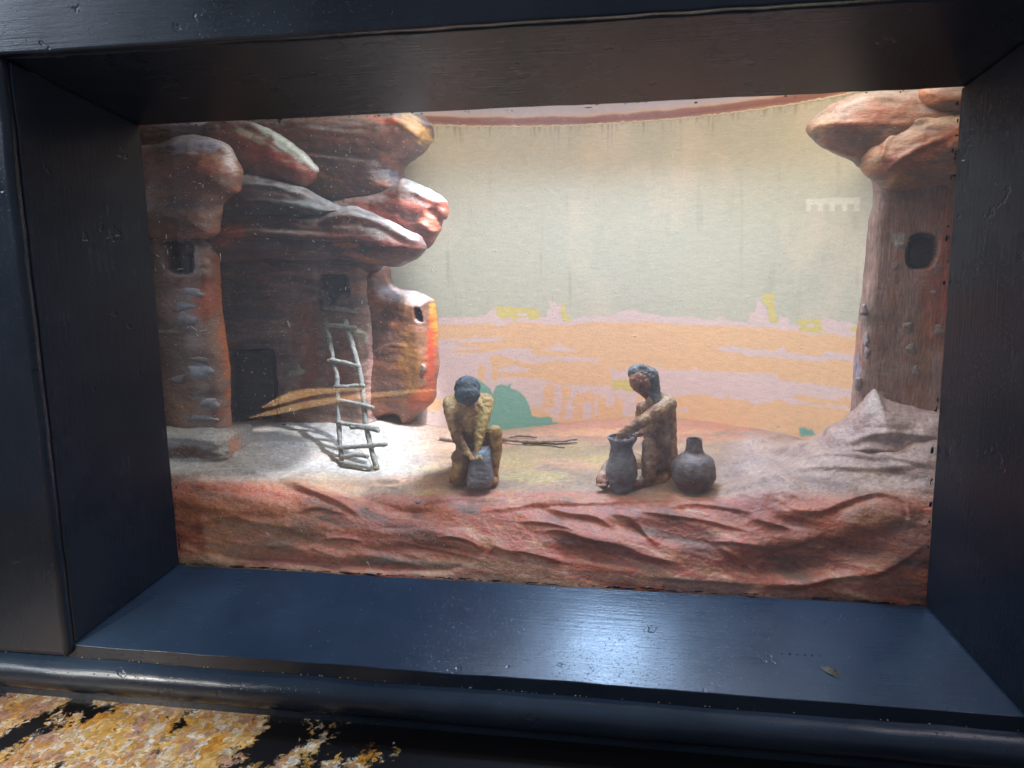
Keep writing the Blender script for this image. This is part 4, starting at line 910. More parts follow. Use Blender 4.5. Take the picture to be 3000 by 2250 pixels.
stones([(2531, 909, 11, 18, 4, .0016, (158, 134, 128)), (2540, 992, 9, 21, 0, .0016, (172, 156, 152)), (2541, 1033, 9, 17, 0, .0016, (158, 140, 136)), (2513, 1122, 12, 20, 4, .0016, (152, 132, 124)), (2658, 960, 17, 20, 0, .0020, (150, 126, 116)), (2668, 1020, 18, 19, 0, .0020, (158, 136, 128)), (2681, 1086, 16, 20, 0, .0020, (156, 134, 124)), (2749, 968, 21, 18, 0, .0020, (158, 130, 118)), (2634, 716, 19, 18, 0, .0020, (170, 160, 150)), (2620, 778, 15, 17, 0, .0018, (156, 128, 120)), (2744, 790, 16, 20, 30, .0018, (170, 128, 116)), (2733, 856, 15, 8, 6, .0018, (172, 150, 140))], .0885, rt)
niche('window', rw, .098 - .010 + .0115, rt, srgb(50, 32, 26))
pillow('boulder', [(2700, 262), (2530, 272), (2450, 300), (2400, 330), (2370, 362), (2366, 384), (2384, 410), (2408, 432), (2440, 446), (2470, 462), (2500, 476), (2520, 492), (2580, 500), (2700, 480), (2790, 430), (2830, 380), (2820, 280)], .080, .026, .03, .024, MAT_ROCK, RTW, PAL_BROWN,
    ridges=[([(2440, 330), (2500, 305), (2560, 290), (2640, 285)], 14, 8, 1.0 * mm_), ([(2400, 425), (2450, 440), (2510, 462)], 7, 5, 1.2 * mm_)],
    paint=[(2410, 360, 40, 26, -30, (158, 122, 84), .8), (2540, 350, 90, 30, -16, (140, 80, 58), .8), (2540, 400, 50, 16, -16, (96, 76, 68), .8), (2480, 320, 70, 14, -22, (150, 130, 128), .7), (2460, 440, 60, 14, 20, (150, 92, 66), .7), (2780, 310, 60, 30, 0, (110, 74, 60), .6)], seed=13.0)
pillow('boulder', [(2532, 444), (2560, 418), (2610, 384), (2660, 352), (2720, 336), (2780, 326), (2880, 318), (2900, 520), (2800, 540), (2700, 548), (2600, 560), (2570, 536), (2540, 512), (2524, 486), (2524, 462)], .068, .022, .03, .022, MAT_ROCK, RTW, PAL_BROWN,
    ridges=[([(2585, 470), (2600, 420), (2660, 370), (2740, 346)], 8, 6, 1.4 * mm_), ([(2590, 500), (2680, 440), (2780, 400)], 10, 8, .8 * mm_)],
    paint=[(2720, 440, 120, 24, -32, (156, 78, 42), .85), (2640, 520, 50, 12, -10, (176, 116, 46), .8), (2660, 400, 60, 18, -30, (152, 118, 96), .7), (2780, 350, 60, 18, -6, (176, 140, 108), .7), (2560, 460, 30, 30, -30, (156, 120, 92), .7), (2620, 470, 40, 20, -30, (140, 84, 72), .7), (2750, 520, 90, 12, 4, (112, 92, 80), .7)], seed=14.0)
pillow('boulder', [(2700, 262), (2760, 254), (2880, 250), (2880, 340), (2800, 340), (2740, 330), (2700, 300)], .060, .010, .02, .012, MAT_ROCK, RTW, PAL_BROWN, paint=[(2780, 310, 40, 18, -6, (110, 76, 64), .8)], seed=15.0)

pillow('mound', [(2370, 1345), (2405, 1290), (2440, 1252), (2478, 1220), (2510, 1192), (2540, 1164), (2562, 1140), (2588, 1162), (2640, 1186), (2720, 1200), (2880, 1206), (2880, 1380), (2600, 1390), (2380, 1385)], .082, .030, .020, .030, MAT_GROUND, RTW, [(0, srgb(150, 118, 108)), (.5, srgb(178, 146, 136)), (1, srgb(196, 168, 158))], ridges=[([(2560, 1150), (2545, 1200), (2500, 1260)], 16, 16, 1.6 * mm_), ([(2480, 1300), (2600, 1270), (2760, 1290)], 14, 7, 1.6 * mm_), ([(2440, 1330), (2560, 1318), (2700, 1335)], 12, 6, 1.4 * mm_)], blobs=[(2620, 1240, 50, 16, 8, 1.6 * mm_), (2720, 1255, 40, 20, 0, 1.4 * mm_)], paint=[(2565, 1180, 26, 40, 12, (196, 184, 172), .6)], seed=31.0, amp=1.2)

# ------------------------------------------------------------------ remeshed clay bodies
def blobmesh(name, chains, mat, parent, colfn, voxel=0.0006, smooth=6, offset=(0, 0, 0)):
    """chains: list of [(point3, radius), ...] tapered; or ('e', centre, (rx,ry,rz), rot) ellipsoids"""
    bm = bmesh.new()
    def ball(c, r, sc=(1, 1, 1), rot=None):
        g = bmesh.ops.create_icosphere(bm, subdivisions=2, radius=1.0)
        for v in g['verts']:
            p = Vector((v.co.x * r * sc[0], v.co.y * r * sc[1], v.co.z * r * sc[2]))
            if rot is not None: p.rotate(rot)
            v.co = p + Vector(c)
    from mathutils import Euler
    for ch in chains:
        if ch[0] == 'e':
            ball(ch[1], 1.0, ch[2], Euler([math.radians(a) for a in ch[3]]))
            continue
        for (p, r), (q, s) in zip(ch[:-1], ch[1:]):
            p = np.array(p); q = np.array(q); L = np.linalg.norm(q - p); n = max(2, int(L / (min(r, s) * 0.35)))
            for k in range(n + 1):
                t = k / n; ball(p * (1 - t) + q * t, r * (1 - t) + s * t)
    me = bpy.data.meshes.new('tmp'); bm.to_mesh(me); bm.free()
    o = bpy.data.objects.new('tmp', me); COL.objects.link(o)
    md = o.modifiers.new('r', 'REMESH'); md.mode = 'VOXEL'; md.voxel_size = voxel
    ms = o.modifiers.new('s', 'SMOOTH'); ms.factor = 0.6; ms.iterations = smooth
    dg = bpy.context.evaluated_depsgraph_get()
    me2 = bpy.data.meshes.new_from_object(o.evaluated_get(dg))
    bpy.data.objects.remove(o); bpy.data.meshes.remove(me)
    n = len(me2.vertices); co = np.zeros(n * 3, np.float32); me2.vertices.foreach_get('co', co); co = co.reshape(-1, 3).astype(float)
    nr = np.zeros(n * 3, np.float32); me2.vertices.foreach_get('normal', nr); nr = nr.reshape(-1, 3)
    co2 = co + nr * (fbm(co * 330, 4, .6) * 0.0005)[:, None]
    set_col(me2, np.clip(colfn(co, PX(co)), 0, 1))
    off = np.array(parent_world(parent))
    me2.vertices.foreach_set('co', (co2 - off).astype(np.float32).ravel()); me2.update()
    me2.polygons.foreach_set('use_smooth', [True] * len(me2.polygons))
    me2.materials.clear(); me2.materials.append(mat); me2.name = name
    ob = bpy.data.objects.new(name, me2); COL.objects.link(ob); ob.parent = parent
    return ob

DY = 0.0
def touch(px, py, Yref):
    q = UZ(px, py, 0.05)
    for _ in range(8): q = UZ(px, py, ground_z(q[0], q[1]) - .0004)
    return q[1] - Yref
def kpx(Y): return (Y - CAM[1]) / FPX
def c(px, py, Y, r): return (tuple(UY(px, py, Y + DY)), r * kpx(Y + DY) * (1.09 if r > 9 else 1.0))
def e(px, py, Y, rx, ry, rd, rot=(0, 0, 0)):
    k = kpx(Y + DY)
    return ('e', tuple(UY(px, py, Y + DY)), (rx * k, rd * k, ry * k), rot)

def skin(dark, light, seed):
    def f(co, Q):
        t = fbm(co * [120, 120, 90] + seed, 4) + .5
        return ramp(t, [(0.1, srgb(*dark)), (0.6, (srgb(*dark) + srgb(*light)) / 2), (1.0, srgb(*light))])
    return f
def plain(colr, seed, var=.25):
    def f(co, Q):
        t = fbm(co * 200 + seed, 3)
        return srgb(*colr)[None, :] * (1 + var * t)[:, None]
    return f

# kneeling figure at the grinding stone
DY = touch(1375, 1418, .054)
b1 = UY(1375, 1420, .054 + DY)
F1 = empty('clay_figure', (b1[0], b1[1], b1[2]), 'ochre clay figure kneeling with bowed dark head over a grey stone block', 'figurine')
body1 = [
    [c(1372, 1178, .060, 26), c(1368, 1225, .066, 32), c(1362, 1275, .074, 28), c(1368, 1325, .080, 32)],
    [c(1318, 1176, .062, 19), c(1372, 1168, .060, 22), c(1428, 1172, .062, 19)],
    [c(1326, 1190, .058, 22), c(1346, 1250, .056, 22), c(1358, 1300, .058, 20)], [c(1366, 1190, .054, 24), c(1364, 1250, .054, 24), c(1368, 1300, .056, 18)], [c(1402, 1190, .056, 20), c(1386, 1250, .056, 20), c(1380, 1295, .058, 18)],
    [c(1318, 1182, .062, 20), c(1340, 1230, .066, 24), c(1352, 1280, .07, 24)], [c(1425, 1180, .062, 18), c(1398, 1230, .068, 22), c(1385, 1280, .072, 22)],
    [c(1372, 1160, .054, 14), c(1372, 1180, .060, 18)],
    [c(1316, 1184, .058, 20), c(1326, 1235, .048, 18), c(1340, 1285, .044, 16), c(1372, 1330, .040, 10), c(1388, 1340, .038, 7)],
    [c(1427, 1182, .058, 19), c(1418, 1232, .050, 16), c(1404, 1278, .045, 15), c(1398, 1322, .040, 10), c(1400, 1336, .038, 7)],
    [c(1392, 1330, .078, 28), c(1430, 1290, .060, 23), c(1450, 1266, .050, 21)], [c(1345, 1340, .060, 24), c(1375, 1330, .064, 24), c(1400, 1330, .064, 22)], [c(1360, 1380, .060, 22), c(1400, 1390, .062, 20), c(1435, 1395, .062, 16)],
    [c(1450, 1266, .050, 21), c(1452, 1315, .053, 20), c(1446, 1380, .058, 15), c(1448, 1408, .056, 14), c(1446, 1412, .044, 11)],
    [c(1362, 1330, .074, 28), c(1350, 1340, .056, 25), c(1348, 1362, .048, 25)],
    [c(1347, 1368, .046, 24), c(1346, 1398, .048, 23), c(1346, 1414, .056, 14), c(1350, 1412, .084, 12)],
    [c(1320, 1395, .050, 6), c(1318, 1412, .050, 6)],
]
# five short fingers of each hand on the stone
for k in range(5):
    body1.append([c(1376 + k * 4, 1336 + abs(k - 2), .037, 3.0), c(1377 + k * 4, 1346 + abs(k - 2) * 1.5, .0345, 2.6)])
    body1.append([c(1396 + k * 4, 1332 + abs(k - 2), .037, 3.0), c(1397 + k * 4, 1342 + abs(k - 2) * 1.5, .0345, 2.6)])
def skin1(co, Q):
    t = fbm(co * [120, 120, 90] + 2, 4) + .5
    cc = ramp(t, [(0.1, srgb(144, 98, 58)), (0.6, srgb(178, 126, 72)), (1.0, srgb(206, 164, 100))])
    return paint_blobs(cc, Q, co, [(1418, 1230, 18, 80, 8, (196, 164, 92), .8), (1310, 1170, 22, 20, 0, (190, 158, 96), .7), (1345, 1345, 30, 16, 0, (150, 84, 40), .7), (1350, 1290, 40, 30, 0, (110, 70, 50), .7), (1452, 1265, 22, 24, 0, (170, 134, 70), .7)], 3)  # yellow patches paint lamp light onto the arm and shoulder
body1 += [e(1366, 1230, .051, 46, 72, 17), e(1390, 1368, .056, 50, 48, 22), e(1368, 1300, .053, 40, 40, 20), e(1348, 1384, .050, 30, 38, 20)]
blobmesh('body', body1, MAT_CLAY, F1, skin1)
blobmesh('head', [e(1370, 1152, .048, 34, 36, 36), [c(1372, 1165, .047, 20), c(1374, 1180, .041, 13)], [c(1372, 1176, .038, 4), c(1373, 1184, .036, 4)]], MAT_CLAY, F1, skin((90, 58, 34), (130, 90, 50), 9))
blobmesh('hair', [e(1369, 1137, .0475, 41, 40, 43), e(1369, 1155, .0425, 41, 33, 34)], MAT_POT, F1, plain((74, 80, 84), 4, .5), voxel=.0005)
st = empty('stone_block', tuple(UY(1408, 1420, .040 + DY)), 'rough grey stone block with a pale blue lit top, in front of the kneeling figure', 'stone')
pillow('stone', [(1380, 1322), (1398, 1316), (1420, 1312), (1430, 1314), (1436, 1334), (1442, 1356), (1446, 1400), (1440, 1418), (1410, 1422), (1378, 1420), (1372, 1396), (1376, 1360)], .040 + DY, .0080, .007, .0055, MAT_POT, st, [(0, srgb(94, 90, 92)), (.5, srgb(114, 108, 108)), (1, srgb(130, 122, 120))],
       paint=[(1412, 1330, 34, 12, 10, (140, 160, 170), .7)], seed=21.0, spacing=.0007, edge_rough=.0005, lean=.30)  # pale blue patch paints the lamp light on the block's top

# figure with one arm in the wide jar
DY = touch(1880, 1422, .050)
b2 = UY(1930, 1430, .056 + DY)
F2 = empty('clay_figure', (b2[0], b2[1], b2[2]), 'brown clay figure with long dark hair reaching one arm into the wide grey jar', 'figurine')
body2 = [
    [c(1925, 1195, .062, 30), c(1932, 1245, .066, 34), c(1934, 1290, .068, 32), c(1938, 1340, .070, 36), c(1930, 1390, .072, 34)],
    [c(1950, 1182, .058, 28), c(1948, 1240, .060, 33), c(1948, 1300, .062, 34), c(1954, 1350, .064, 32)], [c(1905, 1195, .062, 26), c(1912, 1245, .062, 28), c(1914, 1300, .062, 26), c(1916, 1360, .062, 26)],
    [c(1888, 1190, .068, 16), c(1930, 1182, .064, 24), c(1960, 1184, .056, 22)],
    [c(1905, 1150, .056, 18), c(1916, 1170, .058, 24), c(1945, 1172, .057, 20)],
    [c(1960, 1184, .050, 22), c(1925, 1206, .042, 21), c(1885, 1232, .039, 18), c(1850, 1254, .041, 16), c(1822, 1272, .044, 13), c(1812, 1290, .046, 10)],
    [c(1878, 1190, .072, 13), c(1872, 1230, .074, 12), c(1876, 1268, .068, 12), c(1858, 1272, .056, 9), c(1840, 1280, .050, 8)],
    [c(1935, 1360, .066, 30), c(1908, 1330, .048, 22), c(1895, 1300, .044, 15)],
    [c(1902, 1300, .045, 19), c(1904, 1350, .046, 24), c(1900, 1400, .050, 21), c(1880, 1416, .046, 13), c(1860, 1420, .040, 10)],
    [c(1950, 1380, .066, 26), c(1935, 1408, .056, 18), c(1905, 1414, .050, 14)],
    [c(1915, 1370, .084, 26), c(1840, 1340, .084, 20), c(1800, 1348, .078, 18)],
    [c(1800, 1350, .078, 18), c(1776, 1378, .068, 17), c(1762, 1402, .058, 15), c(1760, 1412, .050, 13), c(1775, 1416, .042, 10)],
]
for k in range(5):
    body2.append([c(1806 + k * 4, 1288 + abs(k - 2), .046, 3.2), c(1804 + k * 4.5, 1302 + abs(k - 2) * 2, .046, 2.8), c(1806 + k * 4, 1312 + abs(k - 2) * 2, .048, 2.4)])
    body2.append([c(1832 + k * 4, 1282 + abs(k - 2), .050, 3.0), c(1830 + k * 4, 1294 + abs(k - 2) * 2, .049, 2.6)])
    body2.append([c(1752 + k * 6, 1420, .040, 4.0), c(1751 + k * 6, 1423, .036, 3.4)])
def skin2(co, Q):
    t = fbm(co * [120, 120, 90] + 12, 4) + .5
    cc = ramp(t, [(0.1, srgb(150, 110, 84)), (0.6, srgb(184, 140, 106)), (1.0, srgb(208, 170, 132))])
    return paint_blobs(cc, Q, co, [(1955, 1180, 30, 22, 20, (180, 148, 112), .6), (1760, 1408, 30, 16, 0, (142, 72, 54), .8), (1880, 1415, 40, 12, 0, (136, 76, 58), .7), (1940, 1360, 26, 50, 0, (120, 72, 50), .5)], 7)
body2 += [e(1934, 1290, .064, 46, 92, 30), e(1930, 1385, .066, 48, 38, 30)]
blobmesh('body', body2, MAT_CLAY, F2, skin2)
blobmesh('head', [e(1877, 1117, .0505, 33, 41, 35, (0, -22, 0)), e(1866, 1108, .046, 16, 8, 8, (0, -22, 0)), [c(1866, 1118, .0455, 3.5), c(1869, 1132, .0435, 4.5), c(1872, 1134, .0455, 3)], [c(1880, 1140, .046, 10), c(1882, 1148, .047, 9)], [c(1873, 1142, .0438, 2.4), c(1880, 1143, .0435, 2.4)], [c(1873, 1147, .0442, 2.6), c(1880, 1148, .044, 2.6)], [c(1890, 1145, .054, 16), c(1905, 1165, .058, 15)]], MAT_CLAY, F2, skin((124, 74, 54), (160, 104, 76), 19), voxel=.0005, smooth=4)
blobmesh('hair', [e(1878, 1096, .0535, 41, 26, 38, (0, 24, 0)), [c(1898, 1105, .054, 31), c(1908, 1130, .054, 24), c(1918, 1152, .052, 17), c(1926, 1174, .049, 11), c(1929, 1190, .047, 6)], [c(1846, 1098, .054, 8), c(1880, 1080, .050, 13), c(1908, 1096, .051, 12), c(1918, 1125, .051, 10), c(1924, 1160, .051, 7)]], MAT_POT, F2, plain((108, 106, 106), 6, .4), voxel=.0005)

# ------------------------------------------------------------------ jars
def lathe(name, axis_px, Y, prof, parent, colfn, wob=.0004, inner=0.0011, n=64, seed=0, slant=(0, 0)):
    """prof: [(py, half width px)] from lip down to foot, real thickness walls"""
    Y = Y + touch(axis_px, prof[-1][0], Y); k = kpx(Y)
    base = UY(axis_px, prof[-1][0], Y)
    P = catmull([(p[0], p[1]) for p in prof], False, 6)
    rows = []
    def ring(z, r, cx, cy):
        return [(cx + r * math.cos(2 * math.pi * i / n), cy + r * math.sin(2 * math.pi * i / n), z) for i in range(n)]
    zz = [UY(axis_px, p[0], Y)[2] for p in P]; rr = [p[1] * k for p in P]
    V = []
    H = zz[0] - zz[-1]
    for z, r in zip(zz[::-1], rr[::-1]):
        t = (z - zz[-1]) / H
        V += ring(z, r, base[0] + slant[0] * t, base[1] + slant[1] * t)
    m = len(zz)
    for z, r in zip(zz, rr):
        t = (z - zz[-1]) / H
        V += ring(max(z - (0.0004 if z == zz[0] else 0), zz[-1] + inner), max(r - inner, .0004), base[0] + slant[0] * t, base[1] + slant[1] * t)
    V = np.array(V); F = grid_faces(n, 2 * m, 0, True)
    F.append(tuple(range(n))[::-1]); F.append(tuple((2 * m - 1) * n + i for i in range(n)))
    ax = np.array([base[0], base[1]]); dd = V[:, :2] - ax; dd /= np.linalg.norm(dd, axis=1)[:, None] + 1e-9
    nn = fbm(V * 110 + seed, 3) * wob + fbm(V * [80, 80, 900] + seed, 2) * .00008
    V[:, :2] += dd * nn[:, None]
    return mesh_obj(name, V, F, MAT_POT, parent, colfn(V, PX(V)))
def jarcol(base, seed):
    def f(co, Q):
        t = fbm(co * 160 + seed, 4) + .5
        cc = ramp(t, [(0, srgb(*base) * .7), (1, srgb(*base) * 1.25)])
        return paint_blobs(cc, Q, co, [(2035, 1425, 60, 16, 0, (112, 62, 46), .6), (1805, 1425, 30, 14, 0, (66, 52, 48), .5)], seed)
    return f
j1 = empty('wide_mouthed_jar', tuple(UY(1820, 1438, .046 + touch(1820, 1438, .046))), 'tall grey clay jar with a wide flared blue-grey rim, a hand inside it', 'jar', 'clay jars beside the seated figure')
lathe('jar_body', 1820, .046, [(1278, 44), (1284, 45), (1292, 41), (1304, 35), (1320, 33), (1345, 41), (1372, 47), (1395, 46), (1412, 38), (1428, 37), (1438, 33)], j1, jarcol((136, 128, 128), 2), .0009, seed=3, slant=(.0005, 0))
j2 = empty('narrow_necked_jar', tuple(UY(2031, 1436, .054 + touch(2031, 1436, .054))), 'round grey clay bottle jar with a narrow straight neck, right of the seated figure', 'jar', 'clay jars beside the seated figure')
lathe('jar_body', 2031, .054, [(1284, 22), (1288, 22.5), (1300, 23.5), (1316, 25), (1326, 29), (1334, 42), (1344, 54), (1360, 62), (1384, 65), (1404, 61), (1420, 51), (1432, 40), (1436, 37)], j2, jarcol((130, 116, 114), 8), .0006, seed=9)

# ------------------------------------------------------------------ ladder
lb = UY(1052, 1372, .095)
LAD = empty('ladder', (lb[0], lb[1], lb[2]), 'pale twig ladder tied with fibre leaning against the cliff dwelling below the upper window', 'ladder')
def ladY(py): return np.interp(py, [900, 1372], [.146, .093])
def stick(name, pts, r, parent, colr=(142, 140, 130), off=0.0, seed=0, n=8, Yf=ladY):
    P = np.array([UY(x, y, Yf(y) + off) for x, y in pts]); P = catmull(P, False, 8)
    P = P + np.stack([fbm(P * 260 + seed, 2), fbm(P * 260 + seed + 9, 2), fbm(P * 260 + seed + 20, 2)], 1) * .00035
    rr = r * (1 + 0.22 * fbm(P * 300 + seed, 2)); rr[0] *= .7; rr[-1] *= .7
    V, F = tube(P, rr, n, rough=.00012, seed=seed)
    col = srgb(*colr)[None, :] * (1 + .3 * fbm(V * 400 + seed, 3))[:, None]
    return mesh_obj(name, V, F, MAT_WOOD, parent, np.clip(col, 0, 1))
stick('rail', [(952, 932), (958, 965), (968, 1010), (977, 1057), (986, 1100), (989, 1150), (990, 1215), (996, 1290), (1001, 1366)], .0020, LAD, seed=1)
stick('rail', [(1010, 935), (1018, 965), (1030, 1003), (1048, 1066), (1058, 1118), (1066, 1180), (1072, 1240), (1086, 1308), (1106, 1374)], .0022, LAD, seed=2)
rungs = [[(944, 900), (995, 905), (1043, 912)], [(954, 951), (1000, 955), (1045, 962)], [(965, 1054), (1005, 1062), (1053, 1074)], [(978, 1134), (1020, 1133), (1069, 1129)], [(988, 1171), (1040, 1182), (1096, 1196)],
         [(986, 1238), (1040, 1246), (1110, 1256)], [(990, 1311), (1040, 1309), (1136, 1301)], [(1000, 1356), (1040, 1362), (1088, 1371)], [(1026, 1251), (1066, 1252), (1112, 1262)], [(1004, 1340), (1040, 1332), (1080, 1338)]]
for k, p in enumerate(rungs): stick('rung', p, .00185, LAD, off=-.0022, seed=10 + k)
# fibre ties
for k, (x, y) in enumerate([(957, 953), (1030, 960), (968, 1056), (1045, 1072), (985, 1135), (1060, 1131), (992, 1174), (1068, 1190), (994, 1240), (1075, 1252), (998, 1311), (1088, 1305), (1003, 1358), (1098, 1368), (1040, 910)]):
    th = np.linspace(0, 4 * math.pi, 26); cpt = UY(x, y, ladY(y) - .001)
    P = np.stack([cpt[0] + .0023 * np.cos(th), cpt[1] + .0024 * np.sin(th), cpt[2] + .0014 * np.sin(th * .5 + k) + .0009 * np.cos(th * 1.5)], 1)
    V, F = tube(P, .00028, 5)
    mesh_obj('fibre_tie', V, F, MAT_WOOD, LAD, np.tile(srgb(190, 176, 140), (len(V), 1)))
for k, pts in enumerate([[(1002, 1310), (1010, 1330), (1002, 1350), (1012, 1368)], [(1050, 1312), (1075, 1340), (1092, 1368)], [(1035, 884), (1038, 900), (1030, 910)]]):
    P = catmull(np.array([UY(x, y, ladY(y) - .004) for x, y in pts]), False, 8); V, F = tube(P, .00022, 5)
    mesh_obj('fibre_tie', V, F, MAT_WOOD, LAD, np.tile(srgb(150, 120, 84), (len(V), 1)))

# ------------------------------------------------------------------ loose twigs and pebbles
def twig(pts, z, r, label, colr, seed):
    P0 = np.array([UZ(x, y, 0.05) for x, y in pts])
    b = P0.mean(0)
    t = empty('twig', (b[0], b[1], ground_z(b[0], b[1])), label, 'twig', 'twigs lying on the ground')
    P = []
    for x, y in pts:
        q = UZ(x, y, 0.05)
        for _ in range(6): q = UZ(x, y, ground_z(q[0], q[1]) + z)
        P.append(q)
    P = catmull(np.array(P), False, 8); P += np.stack([P[:, 0] * 0, P[:, 0] * 0, fbm(P * 200 + seed, 2) * .0004], 1)
    rr = np.linspace(r, r * .6, len(P)) * (1 + .2 * fbm(P * 300 + seed, 2))
    V, F = tube(P, rr, 8, rough=.0001, seed=seed)
    o = mesh_obj('stem', V, F, MAT_WOOD, t, np.clip(srgb(*colr)[None, :] * (1 + .35 * fbm(V * 300, 3))[:, None], 0, 1))
twig([(1288, 1284), (1340, 1290), (1420, 1290), (1471, 1290), (1500, 1280), (1530, 1277), (1571, 1282)], .0022, .0016, 'thick brown twig lying behind the kneeling figure, crooked at its right end', (140, 116, 92), 1)
twig([(1470, 1286), (1512, 1292), (1580, 1294), (1645, 1292), (1691, 1286)], .0034, .0015, 'long brown twig crossing the crooked twig, its knobbly tip furthest right', (150, 120, 88), 2)
twig([(1531, 1298), (1600, 1304), (1655, 1312)], .0009, .0007, 'thinnest dark twig, lowest in the small pile behind the kneeling figure', (110, 100, 70), 3)
twig([(1531, 1298), (1620, 1300), (1690, 1297)], .0012, .0008, 'thin dark straight twig just under the knobbly tipped twig', (96, 74, 56), 4)
twig([(1112, 1339), (1130, 1334), (1155, 1336)], .0016, .0011, 'short pale stick lying on the ground right of the ladder foot', (190, 180, 176), 5)
def pebble(px, py, r, label, colr, seed):
    q = UZ(px, py, 0.05)
    for _ in range(6): q = UZ(px, py, ground_z(q[0], q[1]))
    t = empty('pebble', tuple(q), label, 'pebble', 'pebbles on the ground')
    bm = bmesh.new(); bmesh.ops.create_icosphere(bm, subdivisions=3, radius=r)
    V = np.array([v.co[:] for v in bm.verts]); V *= [1.2, 1, .6]
    V *= (1 + .25 * fbm(V / r * 1.2 + seed, 3))[:, None]; V[:, 2] += r * .35
    F = [tuple(v.index for v in f.verts) for f in bm.faces]; bm.free()
    mesh_obj('stone', V + q, F, MAT_POT, t, np.tile(srgb(*colr), (len(V), 1)))
pebble(618, 1400, .0018, 'small purple grey pebble on the lower left rock shelf', (120, 104, 112), 1)
pebble(1015, 1458, .0012, 'tiny pale ring shaped grain on the bank left of the kneeling figure', (200, 190, 160), 2)
pebble(1225, 1474, .0018, 'grey glossy pebble set in the bank below and left of the kneeling figure', (110, 112, 116), 3)
pebble(832, 1245, .0014, 'small dark red pebble by the doorway foot', (120, 54, 44), 4)
pebble(2200, 1748, .0016, 'dark crumb of plaster on the lower edge above the sill', (90, 60, 44), 5)

# ------------------------------------------------------------------ glass and its dust
def glass_material():
    m, nt, bs = newmat('case_glass')
    nt.nodes.remove(bs)
    out = nt.nodes['Material Output']
    tr = N(nt, 'ShaderNodeBsdfTransparent'); tr.inputs[0].default_value = (0.97, 0.985, 0.975, 1)
    gl = N(nt, 'ShaderNodeBsdfGlossy'); gl.inputs['Roughness'].default_value = 0.012
    df = N(nt, 'ShaderNodeBsdfDiffuse'); df.inputs['Color'].default_value = (0.7, 0.7, 0.7, 1)
    fr = N(nt, 'ShaderNodeFresnel'); gm = N(nt, 'ShaderNodeNewGeometry'); io = mapr(nt, gm.outputs['Backfacing'], 0, 1, 1.48, 1 / 1.48); link(nt, io.outputs[0], fr.inputs[0])
    mx = N(nt, 'ShaderNodeMixShader'); link(nt, fr.outputs[0], mx.inputs[0]); link(nt, tr.outputs[0], mx.inputs[1]); link(nt, gl.outputs[0], mx.inputs[2])
    n1 = noise_node(nt, 14, 5, 0.65); n2 = noise_node(nt, 900, 4, 0.7)
    a = mapr(nt, n1.outputs['Fac'], 0.3, 0.7, 0.026, 0.066); b = mapr(nt, n2.outputs['Fac'], 0.55, 0.70, 0.75, 4.0)
    mu = N(nt, 'ShaderNodeMath', operation='MULTIPLY'); link(nt, a.outputs[0], mu.inputs[0]); link(nt, b.outputs[0], mu.inputs[1])
    m2 = N(nt, 'ShaderNodeMixShader'); link(nt, mu.outputs[0], m2.inputs[0]); tl = N(nt, 'ShaderNodeBsdfTranslucent'); tl.inputs['Color'].default_value = (0.75, 0.74, 0.74, 1); m3 = N(nt, 'ShaderNodeMixShader'); m3.inputs[0].default_value = 0.5; link(nt, df.outputs[0], m3.inputs[1]); link(nt, tl.outputs[0], m3.inputs[2])
    link(nt, mx.outputs[0], m2.inputs[1]); link(nt, m3.outputs[0], m2.inputs[2])
    link(nt, m2.outputs[0], out.inputs['Surface'])
    return m
GL = plain_box('glass_pane', -0.262, 0.262, 0.0004, 0.0022, -0.010, HT + 0.010, glass_material())
tag(GL, 'clear dusty glass pane closing the front of the scene inside the black frame', 'glass pane')
# lint and specks on the inside of the pane
Vd, Fd = [], []
def lint(px, py, L, ang, r):
    p = UY(px, py, .0026); a = math.radians(ang); cv = random.uniform(-.5, .5)
    P = [p + np.array([math.cos(a + cv * t) * L * t, random.uniform(-.0001, .0001), math.sin(a + cv * t) * L * t]) for t in np.linspace(0, 1, 4)]
    V, F = tube(P, r, 4)
    o0 = sum(len(v) for v in Vd); Vd.append(V); Fd.extend([tuple(i + o0 for i in f) for f in F])
for x, y, L, a in [(488, 700, 3, 100), (492, 745, 3, 100), (520, 790, 4.2, 30), (477, 775, 3, -60), (560, 955, 4, -60), (587, 970, 4.5, 30), (575, 977, 2.6, -55), (645, 742, 5, -80), (745, 683, 2, -40), (915, 704, 2, -40), (904, 792, 1.4, 40), (842, 940, 4.6, -72), (458, 745, 2.4, -60), (455, 785, 2, -90), (848, 1205, 2.4, 90), (858, 1208, 2, -40), (705, 1425, 3, 62), (712, 1424, 2, -20), (622, 1442, 2.4, 3), (645, 1522, 3, 70), (780, 1560, 3, -30), (1075, 1645, 5, -50), (1060, 890, 2, 60), (1012, 850, 2, 100), (497, 518, 2, 60), (565, 532, 2, 10), (582, 538, 2, 20), (594, 549, 2, 60), (650, 583, 1.6, 70), (618, 588, 2, 50), (850, 606, 2, -30), (780, 700, 1.6, 20)]:
    lint(x, y, L * .001, a, .00017)
for k in range(1000):
    x = 430 + 880 * random.random() ** 1.2; y = random.uniform(380, 1600)
    lint(x, y, random.uniform(.0002, .0010), random.uniform(0, 180), random.uniform(.00006, .00017))
for k in range(260):
    lint(random.uniform(1200, 2780), random.uniform(1300, 1740) if random.random() < .6 else random.uniform(300, 1300), random.uniform(.0002, .0008), random.uniform(0, 180), random.uniform(.00005, .00012))
dm, nt, bs = newmat('lint'); bs.inputs['Base Color'].default_value = (.85, .85, .82, 1); bs.inputs['Roughness'].default_value = .9
o = mesh_obj('dust', np.vstack(Vd), Fd, dm); tag(o, 'white lint and dust specks clinging to the glass', 'dust', kind='stuff')

